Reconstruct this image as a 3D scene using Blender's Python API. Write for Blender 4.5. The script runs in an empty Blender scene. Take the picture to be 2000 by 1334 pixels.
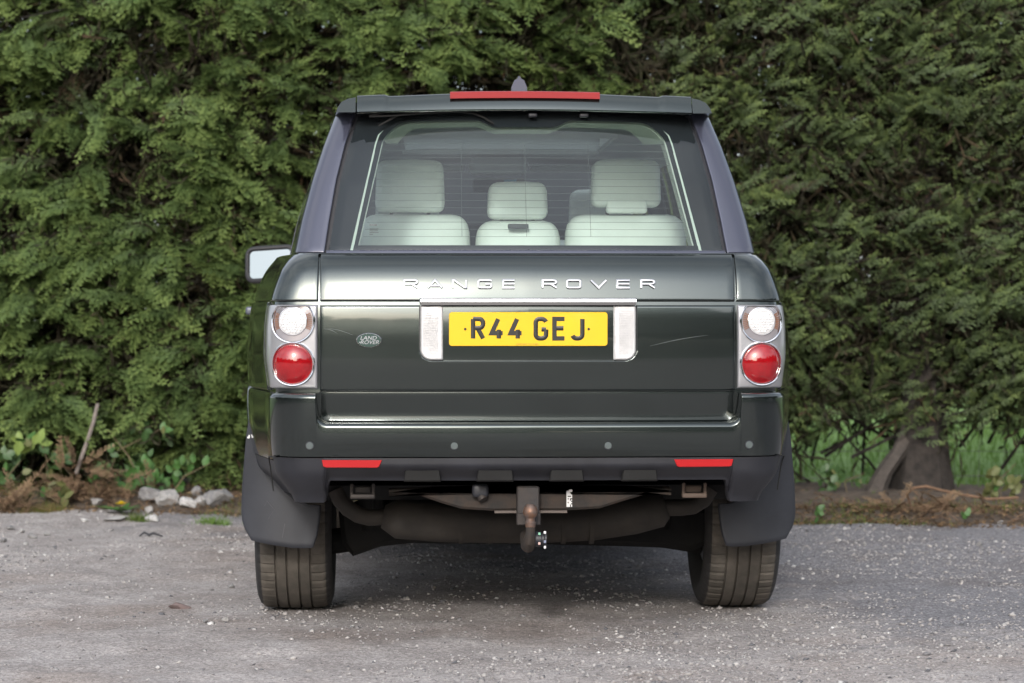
import bpy, math, random
import numpy as np
from mathutils import Vector, Matrix

random.seed(7)
RNG = np.random.default_rng(11)
R = math.radians
scene = bpy.context.scene
col = scene.collection

# ------------------------------------------------------------------ camera
cam_d = bpy.data.cameras.new('camera')
cam = bpy.data.objects.new('camera', cam_d)
col.objects.link(cam)
cam.location = (0, 0, 1.1)
cam.rotation_euler = (R(90 - 0.715), 0, 0)
cam_d.lens = 87.97
cam_d.sensor_width = 36
cam_d.clip_end = 800
cam_d.dof.use_dof = True
cam_d.dof.focus_distance = 8.35
cam_d.dof.aperture_fstop = 4.0
scene.camera = cam

# ------------------------------------------------------------------ sky and sun
SUN_EL, SUN_AZ = R(23), R(6)          # sun low behind the camera, a little to the left
world = bpy.data.worlds.new('World')
scene.world = world
world.use_nodes = True
nt = world.node_tree
for n in list(nt.nodes):
    nt.nodes.remove(n)
N, L = nt.nodes.new, nt.links.new
out = N('ShaderNodeOutputWorld')
bg = N('ShaderNodeBackground')
sky = N('ShaderNodeTexSky')
sky.sky_type = 'NISHITA'
sky.sun_disc = False
sky.sun_elevation = SUN_EL
sky.sun_rotation = R(180) + SUN_AZ      # behind the camera, to its left
sky.air_density = 1.0
sky.dust_density = 2.0
tc = N('ShaderNodeTexCoord')
mp = N('ShaderNodeMapping')
mp.inputs['Scale'].default_value = (1, 1, 2.2)
nz = N('ShaderNodeTexNoise')
nz.inputs['Scale'].default_value = 2.3
nz.inputs['Detail'].default_value = 6
nz.inputs['Roughness'].default_value = 0.55
rmp = N('ShaderNodeValToRGB')
rmp.color_ramp.elements[0].position = 0.34
rmp.color_ramp.elements[0].color = (0.45, 0.45, 0.45, 1)
rmp.color_ramp.elements[1].position = 0.68
rmp.color_ramp.elements[1].color = (0.97, 0.97, 0.97, 1)
rmp2 = N('ShaderNodeValToRGB')          # thin and thick cloud
rmp2.color_ramp.elements[0].position = 0.35
rmp2.color_ramp.elements[0].color = (5.2, 5.6, 6.2, 1)
rmp2.color_ramp.elements[1].position = 0.7
rmp2.color_ramp.elements[1].color = (8.3, 8.5, 8.8, 1)
mx = N('ShaderNodeMixRGB')
L(tc.outputs['Generated'], mp.inputs['Vector'])
L(mp.outputs['Vector'], nz.inputs['Vector'])
L(nz.outputs['Fac'], rmp.inputs['Fac'])
L(nz.outputs['Fac'], rmp2.inputs['Fac'])
L(rmp.outputs['Color'], mx.inputs['Fac'])
L(sky.outputs['Color'], mx.inputs[1])
L(rmp2.outputs['Color'], mx.inputs[2])
# thin cloud glows round the veiled sun
_sdir = (-math.sin(SUN_AZ) * math.cos(SUN_EL), -math.cos(SUN_AZ) * math.cos(SUN_EL), math.sin(SUN_EL))
dot = N('ShaderNodeVectorMath'); dot.operation = 'DOT_PRODUCT'; dot.inputs[1].default_value = _sdir
cl = N('ShaderNodeMath'); cl.operation = 'MAXIMUM'; cl.inputs[1].default_value = 0.0
pw = N('ShaderNodeMath'); pw.operation = 'POWER'; pw.inputs[1].default_value = 11.0
ma = N('ShaderNodeMath'); ma.operation = 'MULTIPLY_ADD'; ma.inputs[1].default_value = 3.0; ma.inputs[2].default_value = 1.0
vm = N('ShaderNodeVectorMath'); vm.operation = 'SCALE'
L(tc.outputs['Generated'], dot.inputs[0]); L(dot.outputs['Value'], cl.inputs[0]); L(cl.outputs[0], pw.inputs[0]); L(pw.outputs[0], ma.inputs[0])
L(mx.outputs['Color'], vm.inputs[0]); L(ma.outputs[0], vm.inputs['Scale'])
L(vm.outputs['Vector'], bg.inputs['Color'])
bg.inputs['Strength'].default_value = 0.14
L(bg.outputs['Background'], out.inputs['Surface'])

sun_d = bpy.data.lights.new('sun', 'SUN')
sun_d.energy = 1.15
sun_d.angle = R(5)
sun_d.color = (1.0, 0.965, 0.92)
sun = bpy.data.objects.new('sun', sun_d)
col.objects.link(sun)
_sd = Vector((-math.sin(SUN_AZ) * math.cos(SUN_EL), -math.cos(SUN_AZ) * math.cos(SUN_EL), math.sin(SUN_EL)))
sun.rotation_euler = _sd.to_track_quat('Z', 'Y').to_euler()
sun.location = (-4, -12, 9)

vs = scene.view_settings
vs.view_transform = 'Standard'
vs.look = 'None'
vs.exposure = 0.36
vs.gamma = 1.0
vs.use_curve_mapping = False

# ------------------------------------------------------------------ helpers
def tag(o, label=None, cat=None, group=None, kind=None):
    if label: o['label'] = label
    if cat: o['category'] = cat
    if group: o['group'] = group
    if kind: o['kind'] = kind
    return o

def empty(name, loc=(0, 0, 0), rz=0.0):
    o = bpy.data.objects.new(name, None)
    col.objects.link(o)
    o.location = loc
    o.rotation_euler = (0, 0, rz)
    return o

def link(name, me, parent=None):
    o = bpy.data.objects.new(name, me)
    col.objects.link(o)
    if parent is not None:
        o.parent = parent
    return o

class MB:
    def __init__(s):
        s.v = []; s.f = []
    def add(s, vs_, fs):
        b = len(s.v)
        s.v.extend([tuple(float(c) for c in p) for p in vs_])
        s.f.extend([tuple(i + b for i in f) for f in fs])
        return s
    def grid(s, P, closed_u=False, closed_v=False, skip=None):
        nu, nv = len(P), len(P[0])
        vs_ = [p for row in P for p in row]
        fs = []
        for i in range(nu if closed_u else nu - 1):
            for j in range(nv if closed_v else nv - 1):
                if skip and skip(i, j): continue
                a = i * nv + j; b = ((i + 1) % nu) * nv + j
                c = ((i + 1) % nu) * nv + (j + 1) % nv; d = i * nv + (j + 1) % nv
                fs.append((a, b, c, d))
        return s.add(vs_, fs)
    def box(s, c, size, rot=None):
        hx, hy, hz = size[0] / 2, size[1] / 2, size[2] / 2
        P = [Vector((x, y, z)) for x in (-hx, hx) for y in (-hy, hy) for z in (-hz, hz)]
        if rot is not None: P = [rot @ p for p in P]
        P = [p + Vector(c) for p in P]
        return s.add(P, [(0, 1, 3, 2), (4, 6, 7, 5), (0, 4, 5, 1), (2, 3, 7, 6), (0, 2, 6, 4), (1, 5, 7, 3)])
    def rbox(s, c, size, r=0.03, n=6, rot=None, f=None):
        """box with rounded edges, optional warp f"""
        h = np.array(size) / 2; r = min(r, h.min() * .98)
        inner = h - r
        def cl(p):
            q = np.clip(p, -inner, inner); d = p - q; m = np.linalg.norm(d)
            return q + (d / m * r if m > 1e-9 else 0)
        # sample so that the corners get most of the points
        lin = lambda k: np.concatenate([-inner[k] - r * np.cos(np.linspace(0, math.pi / 2, 4)), np.linspace(-inner[k], inner[k], n)[1:-1], inner[k] + r * np.sin(np.linspace(0, math.pi / 2, 4))])
        for ax in range(3):
            u, v = (ax + 1) % 3, (ax + 2) % 3
            for sg in (-1, 1):
                P = []
                for a in lin(u):
                    row = []
                    for b in lin(v):
                        p = np.zeros(3); p[ax] = sg * h[ax]; p[u] = a; p[v] = b
                        q = cl(p)
                        if f: q = np.array(f(*q))
                        if rot is not None: q = np.array(rot @ Vector(q))
                        row.append(q + np.array(c))
                    P.append(row)
                if sg < 0: P = P[::-1]
                s.grid(P)
        return s
    def tube(s, pts, rad, n=10, cap=True):
        pts = [Vector(p) for p in pts]
        rads = rad if isinstance(rad, (list, tuple)) else [rad] * len(pts)
        P = []; up = None
        for i, p in enumerate(pts):
            t = (pts[min(i + 1, len(pts) - 1)] - pts[max(i - 1, 0)]).normalized()
            if up is None:
                up = Vector((0, 0, 1)) if abs(t.z) < .9 else Vector((1, 0, 0))
            sd = t.cross(up).normalized(); up = sd.cross(t).normalized()
            P.append([p + (sd * math.cos(2 * math.pi * k / n) + up * math.sin(2 * math.pi * k / n)) * rads[i] for k in range(n)])
        b = len(s.v)
        s.grid(P, closed_v=True)
        if cap:
            s.f.append(tuple(b + k for k in range(n)))
            e = b + (len(pts) - 1) * n
            s.f.append(tuple(e + k for k in reversed(range(n))))
        return s
    def lathe(s, prof, c=(0, 0, 0), axis='Z', n=32, closed=False):
        """prof: (radius, height) along axis"""
        P = []
        for k in range(n):
            a = 2 * math.pi * k / n; row = []
            for r_, h in prof:
                x, y, z = r_ * math.cos(a), r_ * math.sin(a), h
                if axis == 'X': x, y, z = z, x, y
                elif axis == 'Y': x, y, z = x, z, y
                row.append((x + c[0], y + c[1], z + c[2]))
            P.append(row)
        return s.grid(P, closed_u=True, closed_v=closed)
    def prism(s, outline, d0, d1, fn, bevel=0.0):
        """outline of (x, z) from depth d0 (back) to d1 (front), through fn(x, z, d)"""
        n = len(outline)
        cx = sum(p[0] for p in outline) / n; cz = sum(p[1] for p in outline) / n
        loops = [(outline, d0)]
        if bevel > 0:
            ins = []
            for i in range(n):
                a = Vector(outline[i - 1]); b = Vector(outline[i]); c = Vector(outline[(i + 1) % n])
                e = (c - a)
                nn = Vector((-e.y, e.x))
                nn = nn.normalized() if nn.length > 1e-9 else Vector((0, 0))
                if nn.dot(Vector((cx, cz)) - b) < 0 and bevel < 0.5: pass
                ins.append((b.x + nn.x * bevel * SGN(outline), b.y + nn.y * bevel * SGN(outline)))
            loops += [(outline, d1 - bevel), (ins, d1)]
        else:
            loops += [(outline, d1)]
        P = [[fn(x, z, d) for x, z in lp] for lp, d in loops]
        b = len(s.v)
        s.grid(P, closed_v=True)
        e = b + (len(loops) - 1) * n
        s.f.append(tuple(e + k for k in range(n)))
        s.f.append(tuple(b + k for k in reversed(range(n))))
        return s
    def mesh(s, name, mat=None, smooth=True, angle=35):
        me = bpy.data.meshes.new(name)
        me.from_pydata(s.v, [], s.f)
        if mat: me.materials.append(mat)
        if smooth:
            me.polygons.foreach_set('use_smooth', [True] * len(me.polygons))
            me.set_sharp_from_angle(angle=R(angle))
        me.update()
        return me
    def build(s, name, mat, parent=None, smooth=True, angle=35, fix=True):
        me = s.mesh(name, mat, smooth, angle)
        if fix: recalc(me)
        return link(name, me, parent)

def SGN(o):
    a = sum(o[i - 1][0] * o[i][1] - o[i][0] * o[i - 1][1] for i in range(len(o)))
    return 1 if a > 0 else -1

import bmesh
def recalc(me):
    bm = bmesh.new(); bm.from_mesh(me)
    bmesh.ops.recalc_face_normals(bm, faces=bm.faces)
    bm.to_mesh(me); bm.free()

def rrect(x0, x1, z0, z1, r, n=6):
    if not isinstance(r, (tuple, list)): r = (r,) * 4
    o = []
    for (cx, cz, a0, rr) in ((x1 - r[0], z1 - r[0], 0, r[0]), (x0 + r[1], z1 - r[1], 90, r[1]), (x0 + r[2], z0 + r[2], 180, r[2]), (x1 - r[3], z0 + r[3], 270, r[3])):
        for k in range(n + 1):
            a = R(a0 + 90 * k / n)
            o.append((cx + rr * math.cos(a), cz + rr * math.sin(a)))
    return o

def ell(cx, cz, a, b, n=32):
    return [(cx + a * math.cos(2 * math.pi * k / n), cz + b * math.sin(2 * math.pi * k / n)) for k in range(n)]

def ipl(x, xs, ys):
    return float(np.interp(x, xs, ys))

def smooth(a, b, x):
    t = min(1, max(0, (x - a) / (b - a))); return t * t * (3 - 2 * t)

# value noise on numpy arrays
_nt = {}
def vnoise(x, y, seed=0):
    if seed not in _nt: _nt[seed] = np.random.default_rng(seed).random((64, 64))
    r = _nt[seed]
    xi = np.floor(x).astype(int); yi = np.floor(y).astype(int)
    fx = x - xi; fy = y - yi
    fx = fx * fx * (3 - 2 * fx); fy = fy * fy * (3 - 2 * fy)
    g = lambda i, j: r[i % 64, j % 64]
    return (g(xi, yi) * (1 - fx) * (1 - fy) + g(xi + 1, yi) * fx * (1 - fy) + g(xi, yi + 1) * (1 - fx) * fy + g(xi + 1, yi + 1) * fx * fy)

def fbm(x, y, seed=0, octaves=4):
    t = 0; a = 1; s = 0
    for k in range(octaves):
        t = t + a * vnoise(x * 2 ** k, y * 2 ** k, seed + k); s += a; a *= .5
    return t / s

# ------------------------------------------------------------------ materials
MATS = {}
def mat(name, c, rough=.5, metal=0.0, coat=0.0, var=0.0, vscale=8.0, c2=None, bump=0.0, bscale=60.0, spec=None, coat_rough=.03, trans=0.0, rvar=0.0, coords='Object'):
    if name in MATS: return MATS[name]
    m = bpy.data.materials.new(name); m.use_nodes = True
    t = m.node_tree; b = t.nodes['Principled BSDF']
    b.inputs['Base Color'].default_value = (*c, 1)
    b.inputs['Roughness'].default_value = rough
    b.inputs['Metallic'].default_value = metal
    b.inputs['Coat Weight'].default_value = coat
    b.inputs['Coat Roughness'].default_value = coat_rough
    if spec is not None: b.inputs['Specular IOR Level'].default_value = spec
    if trans: b.inputs['Transmission Weight'].default_value = trans
    cd = t.nodes.new('ShaderNodeTexCoord')
    if var or c2 or rvar:
        n = t.nodes.new('ShaderNodeTexNoise'); n.inputs['Scale'].default_value = vscale; n.inputs['Detail'].default_value = 6
        n.inputs['Roughness'].default_value = .62
        t.links.new(cd.outputs[coords], n.inputs['Vector'])
        if var or c2:
            r = t.nodes.new('ShaderNodeValToRGB')
            r.color_ramp.elements[0].position = .35; r.color_ramp.elements[1].position = .68
            r.color_ramp.elements[0].color = (*[x * (1 - var) for x in c], 1)
            r.color_ramp.elements[1].color = (*(c2 if c2 else [min(1, x * (1 + var)) for x in c]), 1)
            t.links.new(n.outputs['Fac'], r.inputs['Fac'])
            t.links.new(r.outputs['Color'], b.inputs['Base Color'])
        if rvar:
            mr = t.nodes.new('ShaderNodeMapRange')
            mr.inputs['From Min'].default_value = .3; mr.inputs['From Max'].default_value = .7
            mr.inputs['To Min'].default_value = max(.02, rough - rvar); mr.inputs['To Max'].default_value = rough + rvar
            t.links.new(n.outputs['Fac'], mr.inputs['Value'])
            t.links.new(mr.outputs['Result'], b.inputs['Roughness'])
    if bump:
        n2 = t.nodes.new('ShaderNodeTexNoise'); n2.inputs['Scale'].default_value = bscale; n2.inputs['Detail'].default_value = 4
        t.links.new(cd.outputs[coords], n2.inputs['Vector'])
        bp_ = t.nodes.new('ShaderNodeBump'); bp_.inputs['Strength'].default_value = bump; bp_.inputs['Distance'].default_value = .01
        t.links.new(n2.outputs['Fac'], bp_.inputs['Height'])
        t.links.new(bp_.outputs['Normal'], b.inputs['Normal'])
    MATS[name] = m
    return m

def glass_mat(name, tint, dust=0.03, refl=1.0, dustcol=(.62, .66, .66)):
    m = bpy.data.materials.new(name); m.use_nodes = True
    t = m.node_tree
    for n in list(t.nodes): t.nodes.remove(n)
    o = t.nodes.new('ShaderNodeOutputMaterial')
    tr = t.nodes.new('ShaderNodeBsdfTransparent'); tr.inputs['Color'].default_value = (*tint, 1)
    gl = t.nodes.new('ShaderNodeBsdfGlossy'); gl.inputs['Roughness'].default_value = .03; gl.inputs['Color'].default_value = (refl, refl, refl, 1)
    df = t.nodes.new('ShaderNodeBsdfDiffuse'); df.inputs['Color'].default_value = (*dustcol, 1)
    fr = t.nodes.new('ShaderNodeFresnel'); fr.inputs['IOR'].default_value = 1.52
    m1 = t.nodes.new('ShaderNodeMixShader'); m2 = t.nodes.new('ShaderNodeMixShader')
    cd = t.nodes.new('ShaderNodeTexCoord'); nz_ = t.nodes.new('ShaderNodeTexNoise')
    nz_.inputs['Scale'].default_value = 5; nz_.inputs['Detail'].default_value = 5
    mr = t.nodes.new('ShaderNodeMapRange'); mr.inputs['From Min'].default_value = .3; mr.inputs['From Max'].default_value = .7
    mr.inputs['To Min'].default_value = dust * .6; mr.inputs['To Max'].default_value = dust * 1.4
    t.links.new(cd.outputs['Object'], nz_.inputs['Vector']); t.links.new(nz_.outputs['Fac'], mr.inputs['Value'])
    mul = t.nodes.new('ShaderNodeMath'); mul.operation = 'MULTIPLY'; mul.inputs[1].default_value = 1.15
    t.links.new(fr.outputs['Fac'], mul.inputs[0])
    t.links.new(mr.outputs['Result'], m1.inputs['Fac'])
    t.links.new(tr.outputs['BSDF'], m1.inputs[1]); t.links.new(df.outputs['BSDF'], m1.inputs[2])
    t.links.new(mul.outputs['Value'], m2.inputs['Fac'])
    t.links.new(m1.outputs['Shader'], m2.inputs[1]); t.links.new(gl.outputs['BSDF'], m2.inputs[2])
    t.links.new(m2.outputs['Shader'], o.inputs['Surface'])
    MATS[name] = m
    return m

def attr_mat(name, stops, rough=.6, translucent=.25, attr='tint', spec=.3, nscale=0.0):
    """leaf colour from a per-point growth attribute (0 old and brown .. 1 fresh tip)"""
    m = bpy.data.materials.new(name); m.use_nodes = True
    t = m.node_tree; b = t.nodes['Principled BSDF']; o = t.nodes['Material Output']
    a = t.nodes.new('ShaderNodeAttribute'); a.attribute_name = attr
    r = t.nodes.new('ShaderNodeValToRGB')
    while len(r.color_ramp.elements) < len(stops): r.color_ramp.elements.new(.5)
    for e, (p, c) in zip(r.color_ramp.elements, stops):
        e.position = p; e.color = (*c, 1)
    t.links.new(a.outputs['Fac'], r.inputs['Fac'])
    t.links.new(r.outputs['Color'], b.inputs['Base Color'])
    b.inputs['Roughness'].default_value = rough
    b.inputs['Specular IOR Level'].default_value = spec
    tl = t.nodes.new('ShaderNodeBsdfTranslucent')
    t.links.new(r.outputs['Color'], tl.inputs['Color'])
    mx_ = t.nodes.new('ShaderNodeMixShader'); mx_.inputs['Fac'].default_value = translucent
    t.links.new(b.outputs['BSDF'], mx_.inputs[1]); t.links.new(tl.outputs['BSDF'], mx_.inputs[2])
    t.links.new(mx_.outputs['Shader'], o.inputs['Surface'])
    MATS[name] = m
    return m

PAINT = mat('green_grey_paint', (.046, .057, .056), rough=.23, metal=.9, coat=1.0, coat_rough=.06, var=.06, vscale=3)
BLACKGLOSS = mat('gloss_black_pillar', (.062, .066, .098), rough=.30, metal=.4, coat=.9, coat_rough=.05)
PLASTIC = mat('dark_plastic', (.019, .020, .026), rough=.5, var=.25, vscale=7, bump=.05, bscale=300)
UNDER = mat('underbody_dark', (.010, .010, .010), rough=.85, var=.3, vscale=9)
FLAP = mat('mud_flap_rubber', (.024, .026, .033), rough=.58, var=.25, vscale=5, bump=.05, bscale=200)
FRIT = mat('black_glass_edge', (.010, .012, .016), rough=.6, spec=.05)
CHROME = mat('bright_chrome', (.82, .82, .84), rough=.12, metal=1.0)
SILVER = mat('silver_lettering', (.34, .35, .38), rough=.38, metal=.85, coat=.3)
HOUSING = mat('lamp_housing_silver', (.38, .38, .40), rough=.42, metal=.55, coat=1.0, coat_rough=.04)
RED = mat('red_lens', (.30, .004, .008), rough=.12, coat=1.0, coat_rough=.02, var=.15, vscale=30)
REDDEEP = mat('red_lens_rim', (.36, .004, .010), rough=.2, coat=1.0)
REDREF = mat('red_reflector', (.42, .004, .007), rough=.3, coat=.4)
CLEAR = mat('clear_lens_white', (.68, .675, .68), rough=.14, coat=1.0, var=.06, vscale=40, bump=.15, bscale=120)
PINK = mat('clear_lens_ring', (.33, .31, .33), rough=.2, coat=.8, metal=.3)
AMBER = mat('amber_segment', (.24, .12, .08), rough=.25, coat=.8)
YELLOW = mat('number_plate_yellow', (.78, .48, .006), rough=.34, coat=.35, var=.03, vscale=12)
PLATEBLK = mat('number_plate_black', (.012, .012, .012), rough=.4)
LEATHER = mat('cream_leather', (.70, .72, .68), rough=.5, var=.05, vscale=6, bump=.04, bscale=80)
TRIM = mat('cream_trim', (.50, .53, .49), rough=.7)
DARKTRIM = mat('dark_trim', (.05, .05, .055), rough=.6)
HEADLINER = mat('headliner_cloth', (.60, .62, .62), rough=.9)
RUST = mat('rusty_steel', (.026, .024, .023), rough=.8, metal=.2, c2=(.055, .039, .030), vscale=22, bump=.2, bscale=60)
STEEL = mat('dark_steel', (.035, .034, .036), rough=.6, metal=.4, c2=(.055, .045, .04), vscale=14, bump=.1, bscale=80)
EXHAUST = mat('exhaust_steel', (.027, .024, .021), rough=.75, metal=.25, c2=(.044, .037, .031), vscale=10, bump=.1, bscale=50)
TYRE = mat('dusty_tyre', (.055, .049, .041), rough=.85, c2=(.125, .110, .092), vscale=9, bump=.12, bscale=200)
TYRESIDE = mat('tyre_sidewall', (.022, .021, .021), rough=.75, var=.3, vscale=12)
ALLOY = mat('alloy_rim', (.45, .46, .47), rough=.35, metal=.9)
MIRROR = mat('mirror_glass', (.30, .33, .34), rough=.03, metal=1.0)
GREEN = mat('badge_green', (.005, .040, .032), rough=.35, coat=.3)
SENSOR = mat('sensor_grey_green', (.085, .105, .105), rough=.4, coat=.5)
WHITE = mat('white_sticker', (.72, .72, .72), rough=.6)
LINE = mat('heating_line', (.10, .11, .11), rough=.6)
GLASS = glass_mat('rear_glass', (.84, .94, .92), dust=.016, dustcol=(.55, .62, .66))
SGLASS = glass_mat('side_glass', (.78, .84, .82), dust=.03)
WGLASS = glass_mat('windscreen_glass', (.93, .97, .96), dust=.015)

# ------------------------------------------------------------------ the car
# local frame: x to the right seen from behind, y forward, z up, origin on the ground under the tailgate
CAR = empty('off_road_car', (0.0537, 8.2, 0), R(2.3))
tag(CAR, 'dark green off road estate car with yellow number plate, parked nose to the hedge', 'car')

def rpoly(pts, rads, n=8):
    """polyline with rounded corners"""
    o = [Vector(pts[0])]
    for i in range(1, len(pts) - 1):
        p = Vector(pts[i]); a = Vector(pts[i - 1]); b = Vector(pts[i + 1])
        r = min(rads[i], (a - p).length * .49, (b - p).length * .49)
        p0 = p + (a - p).normalized() * r; p1 = p + (b - p).normalized() * r
        for k in range(n + 1):
            t = k / n
            o.append(p0 * (1 - t) ** 2 + p * 2 * t * (1 - t) + p1 * t * t)
    o.append(Vector(pts[-1]))
    return o

Z_W = [.40, .50, .60, .72, .85, .95, 1.05, 1.12, 1.15, 1.19, 1.235, 1.268, 1.29]
W_W = [.790, .815, .826, .832, .838, .850, .848, .840, .835, .823, .806, .784, .762]
Z_Y = [.40, .55, .72, .83, .92, 1.02, 1.10, 1.13, 1.16, 1.19, 1.22, 1.25, 1.27, 1.29, 1.31]
Y_Y = [.03, .012, .003, -.003, -.007, -.008, -.005, .0, .0054, .0120, .0205, .034, .049, .078, .110]
Z_S = [.40, .55, .75, .95, 1.08, 1.18, 1.24, 1.29]
W_S = [.93, .958, .972, .978, .968, .945, .915, .870]
_cache = {}
def sipl(x, xs, ys, w=.022):
    return sum(ipl(x + w * k, xs, ys) * g for k, g in ((-1, .15), (-.5, .22), (0, .26), (.5, .22), (1, .15)))
def plan(z):
    k = round(z, 5)
    if k in _cache: return _cache[k]
    W = sipl(z, Z_W, W_W, .012); y0 = sipl(z, Z_Y, Y_Y); S = sipl(z, Z_S, W_S)
    yf = ipl(z, [.4, .7, 1.0, 1.15, 1.29], [4.85, 4.97, 4.95, 4.90, 4.70])
    pts = [(0, y0), (W * .25, y0 + .0012), (W * .5, y0 + .0062), (W * .75, y0 + .0165), (W * 1.002, y0 + .034), (W + .022, y0 + .20), (S, .72), (S, 4.0), (S * .93, yf - .22), (0, yf)]
    pl = rpoly(pts, [0, .2, .2, .2, .085, .12, .25, .6, .25, 0], 10)
    a = np.array([[p.x, p.y] for p in pl])
    s = np.concatenate([[0], np.cumsum(np.linalg.norm(np.diff(a, axis=0), axis=1))])
    _cache[k] = (s, a)
    return _cache[k]

def bp(s, z, off=0.0):
    """point on the body skin: s is the distance round the car from the middle of the tail"""
    S, A = plan(z); sg = -1 if s < 0 else 1; s = abs(s)
    x = np.interp(s, S, A[:, 0]); y = np.interp(s, S, A[:, 1])
    e = .012
    x1 = np.interp(s + e, S, A[:, 0]); y1 = np.interp(s + e, S, A[:, 1])
    x0 = np.interp(max(s - e, 0), S, A[:, 0]); y0 = np.interp(max(s - e, 0), S, A[:, 1])
    tx, ty = x1 - x0, y1 - y0; m = math.hypot(tx, ty) or 1
    nx, ny = ty / m, -tx / m
    if s < 1e-6: nx, ny = 0, -1
    return (sg * (x + nx * off), y + ny * off, z)

def s_at_y(y, z):
    S, A = plan(z)
    i = np.argmax(A[:, 0] > .75 * A[:, 0].max())
    return float(np.interp(y, A[i:, 1], S[i:])) if y < 4 else float(S[-1])

def edges(n, w, roll, thick):
    """parameter values 0..1 with a rolled edge: (param, offset)"""
    r = min(roll / w, .2)
    a = [(0, -thick), (0, -roll), (.12 * r, -.5 * roll), (.45 * r, -.12 * roll), (r, 0)]
    mid = [(r + (1 - 2 * r) * k / n, 0) for k in range(1, n)]
    return a + mid + [(1 - p, o) for p, o in reversed(a)]

def patch(fn, na, nb, wa, wb, roll=.004, thick=.02):
    A = edges(na, wa, roll, thick); B = edges(nb, wb, roll, thick)
    P = [[fn(a, b, min(oa, ob)) for b, ob in B] for a, oa in A]
    return MB().grid(P)

lerp = lambda a, b, t: a + (b - a) * t

# ---- body shell (one skin from the tail round to the nose, wheel arches cut out)
def make_body():
    ZS = list(np.linspace(.42, 1.0, 24)) + list(np.linspace(1.03, 1.29, 14))
    US = np.concatenate([np.linspace(0, .12, 14)[:-1], np.linspace(.12, .9, 150)[:-1], np.linspace(.9, 1, 14)])
    arches = [(1.10, .375, .455), (3.98, .375, .455)]
    for sg in (1, -1):
        P = []
        for u in US:
            row = []
            for z in ZS:
                S, A = plan(z)
                q = bp(u * S[-1], z, -.012)
                row.append([sg * q[0], q[1], z])
            P.append(row)
        nu, nv = len(P), len(P[0])
        inside = [[any((p[1] - ay) ** 2 + (p[2] - az) ** 2 < ar ** 2 and abs(p[0]) > .6 for ay, az, ar in arches) for p in row] for row in P]
        cutr = [[(p[1] < .80 and p[2] < .60) for p in row] for row in P]
        fs = []; keep = set()
        for i in range(nu - 1):
            for j in range(nv - 1):
                q = [(i, j), (i + 1, j), (i + 1, j + 1), (i, j + 1)]
                if all(inside[a][b] for a, b in q) or any(cutr[a][b] for a, b in q): continue
                fs.append(q)
        for i in range(nu):
            for j in range(nv):
                if inside[i][j]:
                    p = P[i][j]
                    ay, az, ar = min(arches, key=lambda w: abs(p[1] - w[0]))
                    dy, dz = p[1] - ay, p[2] - az; m = math.hypot(dy, dz) or 1
                    P[i][j][1] = ay + dy / m * ar; P[i][j][2] = az + dz / m * ar
        vs_ = [tuple(p) for row in P for p in row]
        yield vs_, [tuple(a * nv + b for a, b in q) for q in fs]

mb = MB()
for v_, f_ in make_body(): mb.add(v_, f_)
body = mb.build('body_shell', PAINT, CAR, fix=False)
# top of the shoulder and bonnet
mb = MB()
ZT = 1.289
S_, A_ = plan(ZT)
ys = list(np.linspace(.10, 4.68, 60))
P = []
for y in ys:
    w = float(np.interp(y, A_[6:, 1], A_[6:, 0])) if y > .2 else .70
    w -= .012
    row = []
    for t in np.linspace(-1, 1, 21):
        bon = .05 * (1 - t * t) if y > 3.75 else 0
        row.append((w * t, y, ZT + bon - .002))
    P.append(row)
mb.grid(P, skip=lambda i, j: ys[i] < 3.7 and 2 <= j < 18)
mb.build('bonnet', PAINT, CAR)
# arch lips
for yy in (1.10, 3.98):
    for sg in (-1, 1):
        pts = []
        for k in range(31):
            a = R(-8 + 196 * k / 30)
            z = .375 + .455 * math.sin(a); y = yy + .455 * math.cos(a)
            if z < .33 or (z < .52 and y < yy): continue
            zz = max(z, .43)
            S, A = plan(zz); i = int(np.argmax(A[:, 0] > .93))
            w = float(np.interp(max(y, .3), A[10:, 1], A[10:, 0]))
            pts.append((sg * (w - .006), y, z))
        MB().tube(pts, .014, 8).build('wheel_arch_lip', PLASTIC if yy > 3 else PAINT, CAR)
        # liner
        P = []
        for k in range(25):
            a = R(4 + 142 * k / 24)
            P.append([(sg * x, yy + .46 * math.cos(a), .375 + .46 * math.sin(a)) for x in (.52, .955)])
        MB().grid(P).build('wheel_arch_liner', UNDER, CAR)
        o = [(yy + .46 * math.cos(R(180 * k / 24)), .39 + .46 * math.sin(R(180 * k / 24))) for k in range(25)]
        MB().prism(o, -.01, .01, lambda a_, z_, d_: (sg * (.53 + d_), a_, z_)).build('wheel_arch_liner', UNDER, CAR)

# ---- floor
mb = MB()
mb.box((0, 2.6, .47), (1.5, 4.3, .05)); mb.box((0, .52, .57), (1.30, .75, .05))
mb.build('floor_pan', UNDER, CAR, smooth=False)

# ---- lower tailgate with the number plate recess
SE = .683
ZL0, ZL1 = .836, 1.1165
def recess(x, z):
    # distance to the recess outline: rounded lower corners, open at the top
    hx, cz, hz, r = .358, 1.07, .1375, .045
    dx, dz = abs(x) - (hx - r), abs(z - cz) - (hz - r)
    d = math.hypot(max(dx, 0), max(dz, 0)) + min(max(dx, dz), 0) - r
    return d
def tg_low(a, b, off):
    z = lerp(ZL0, ZL1, b); s = lerp(-SE, SE, a)
    d = recess(s, z)
    o = off
    if d < 0: o -= .034 * smooth(0, .010, -d)
    return bp(s, z, o)
A = edges(6, 2 * SE, .006, .03); B = edges(6, ZL1 - ZL0, .006, .03)
aa = sorted(set([round(p, 6) for p, o in A] + list(np.round(np.linspace(.01, .99, 60), 6)) + list(np.round(np.linspace(.228, .30, 30), 6)) + list(np.round(np.linspace(.70, .772, 30), 6))))
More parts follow.
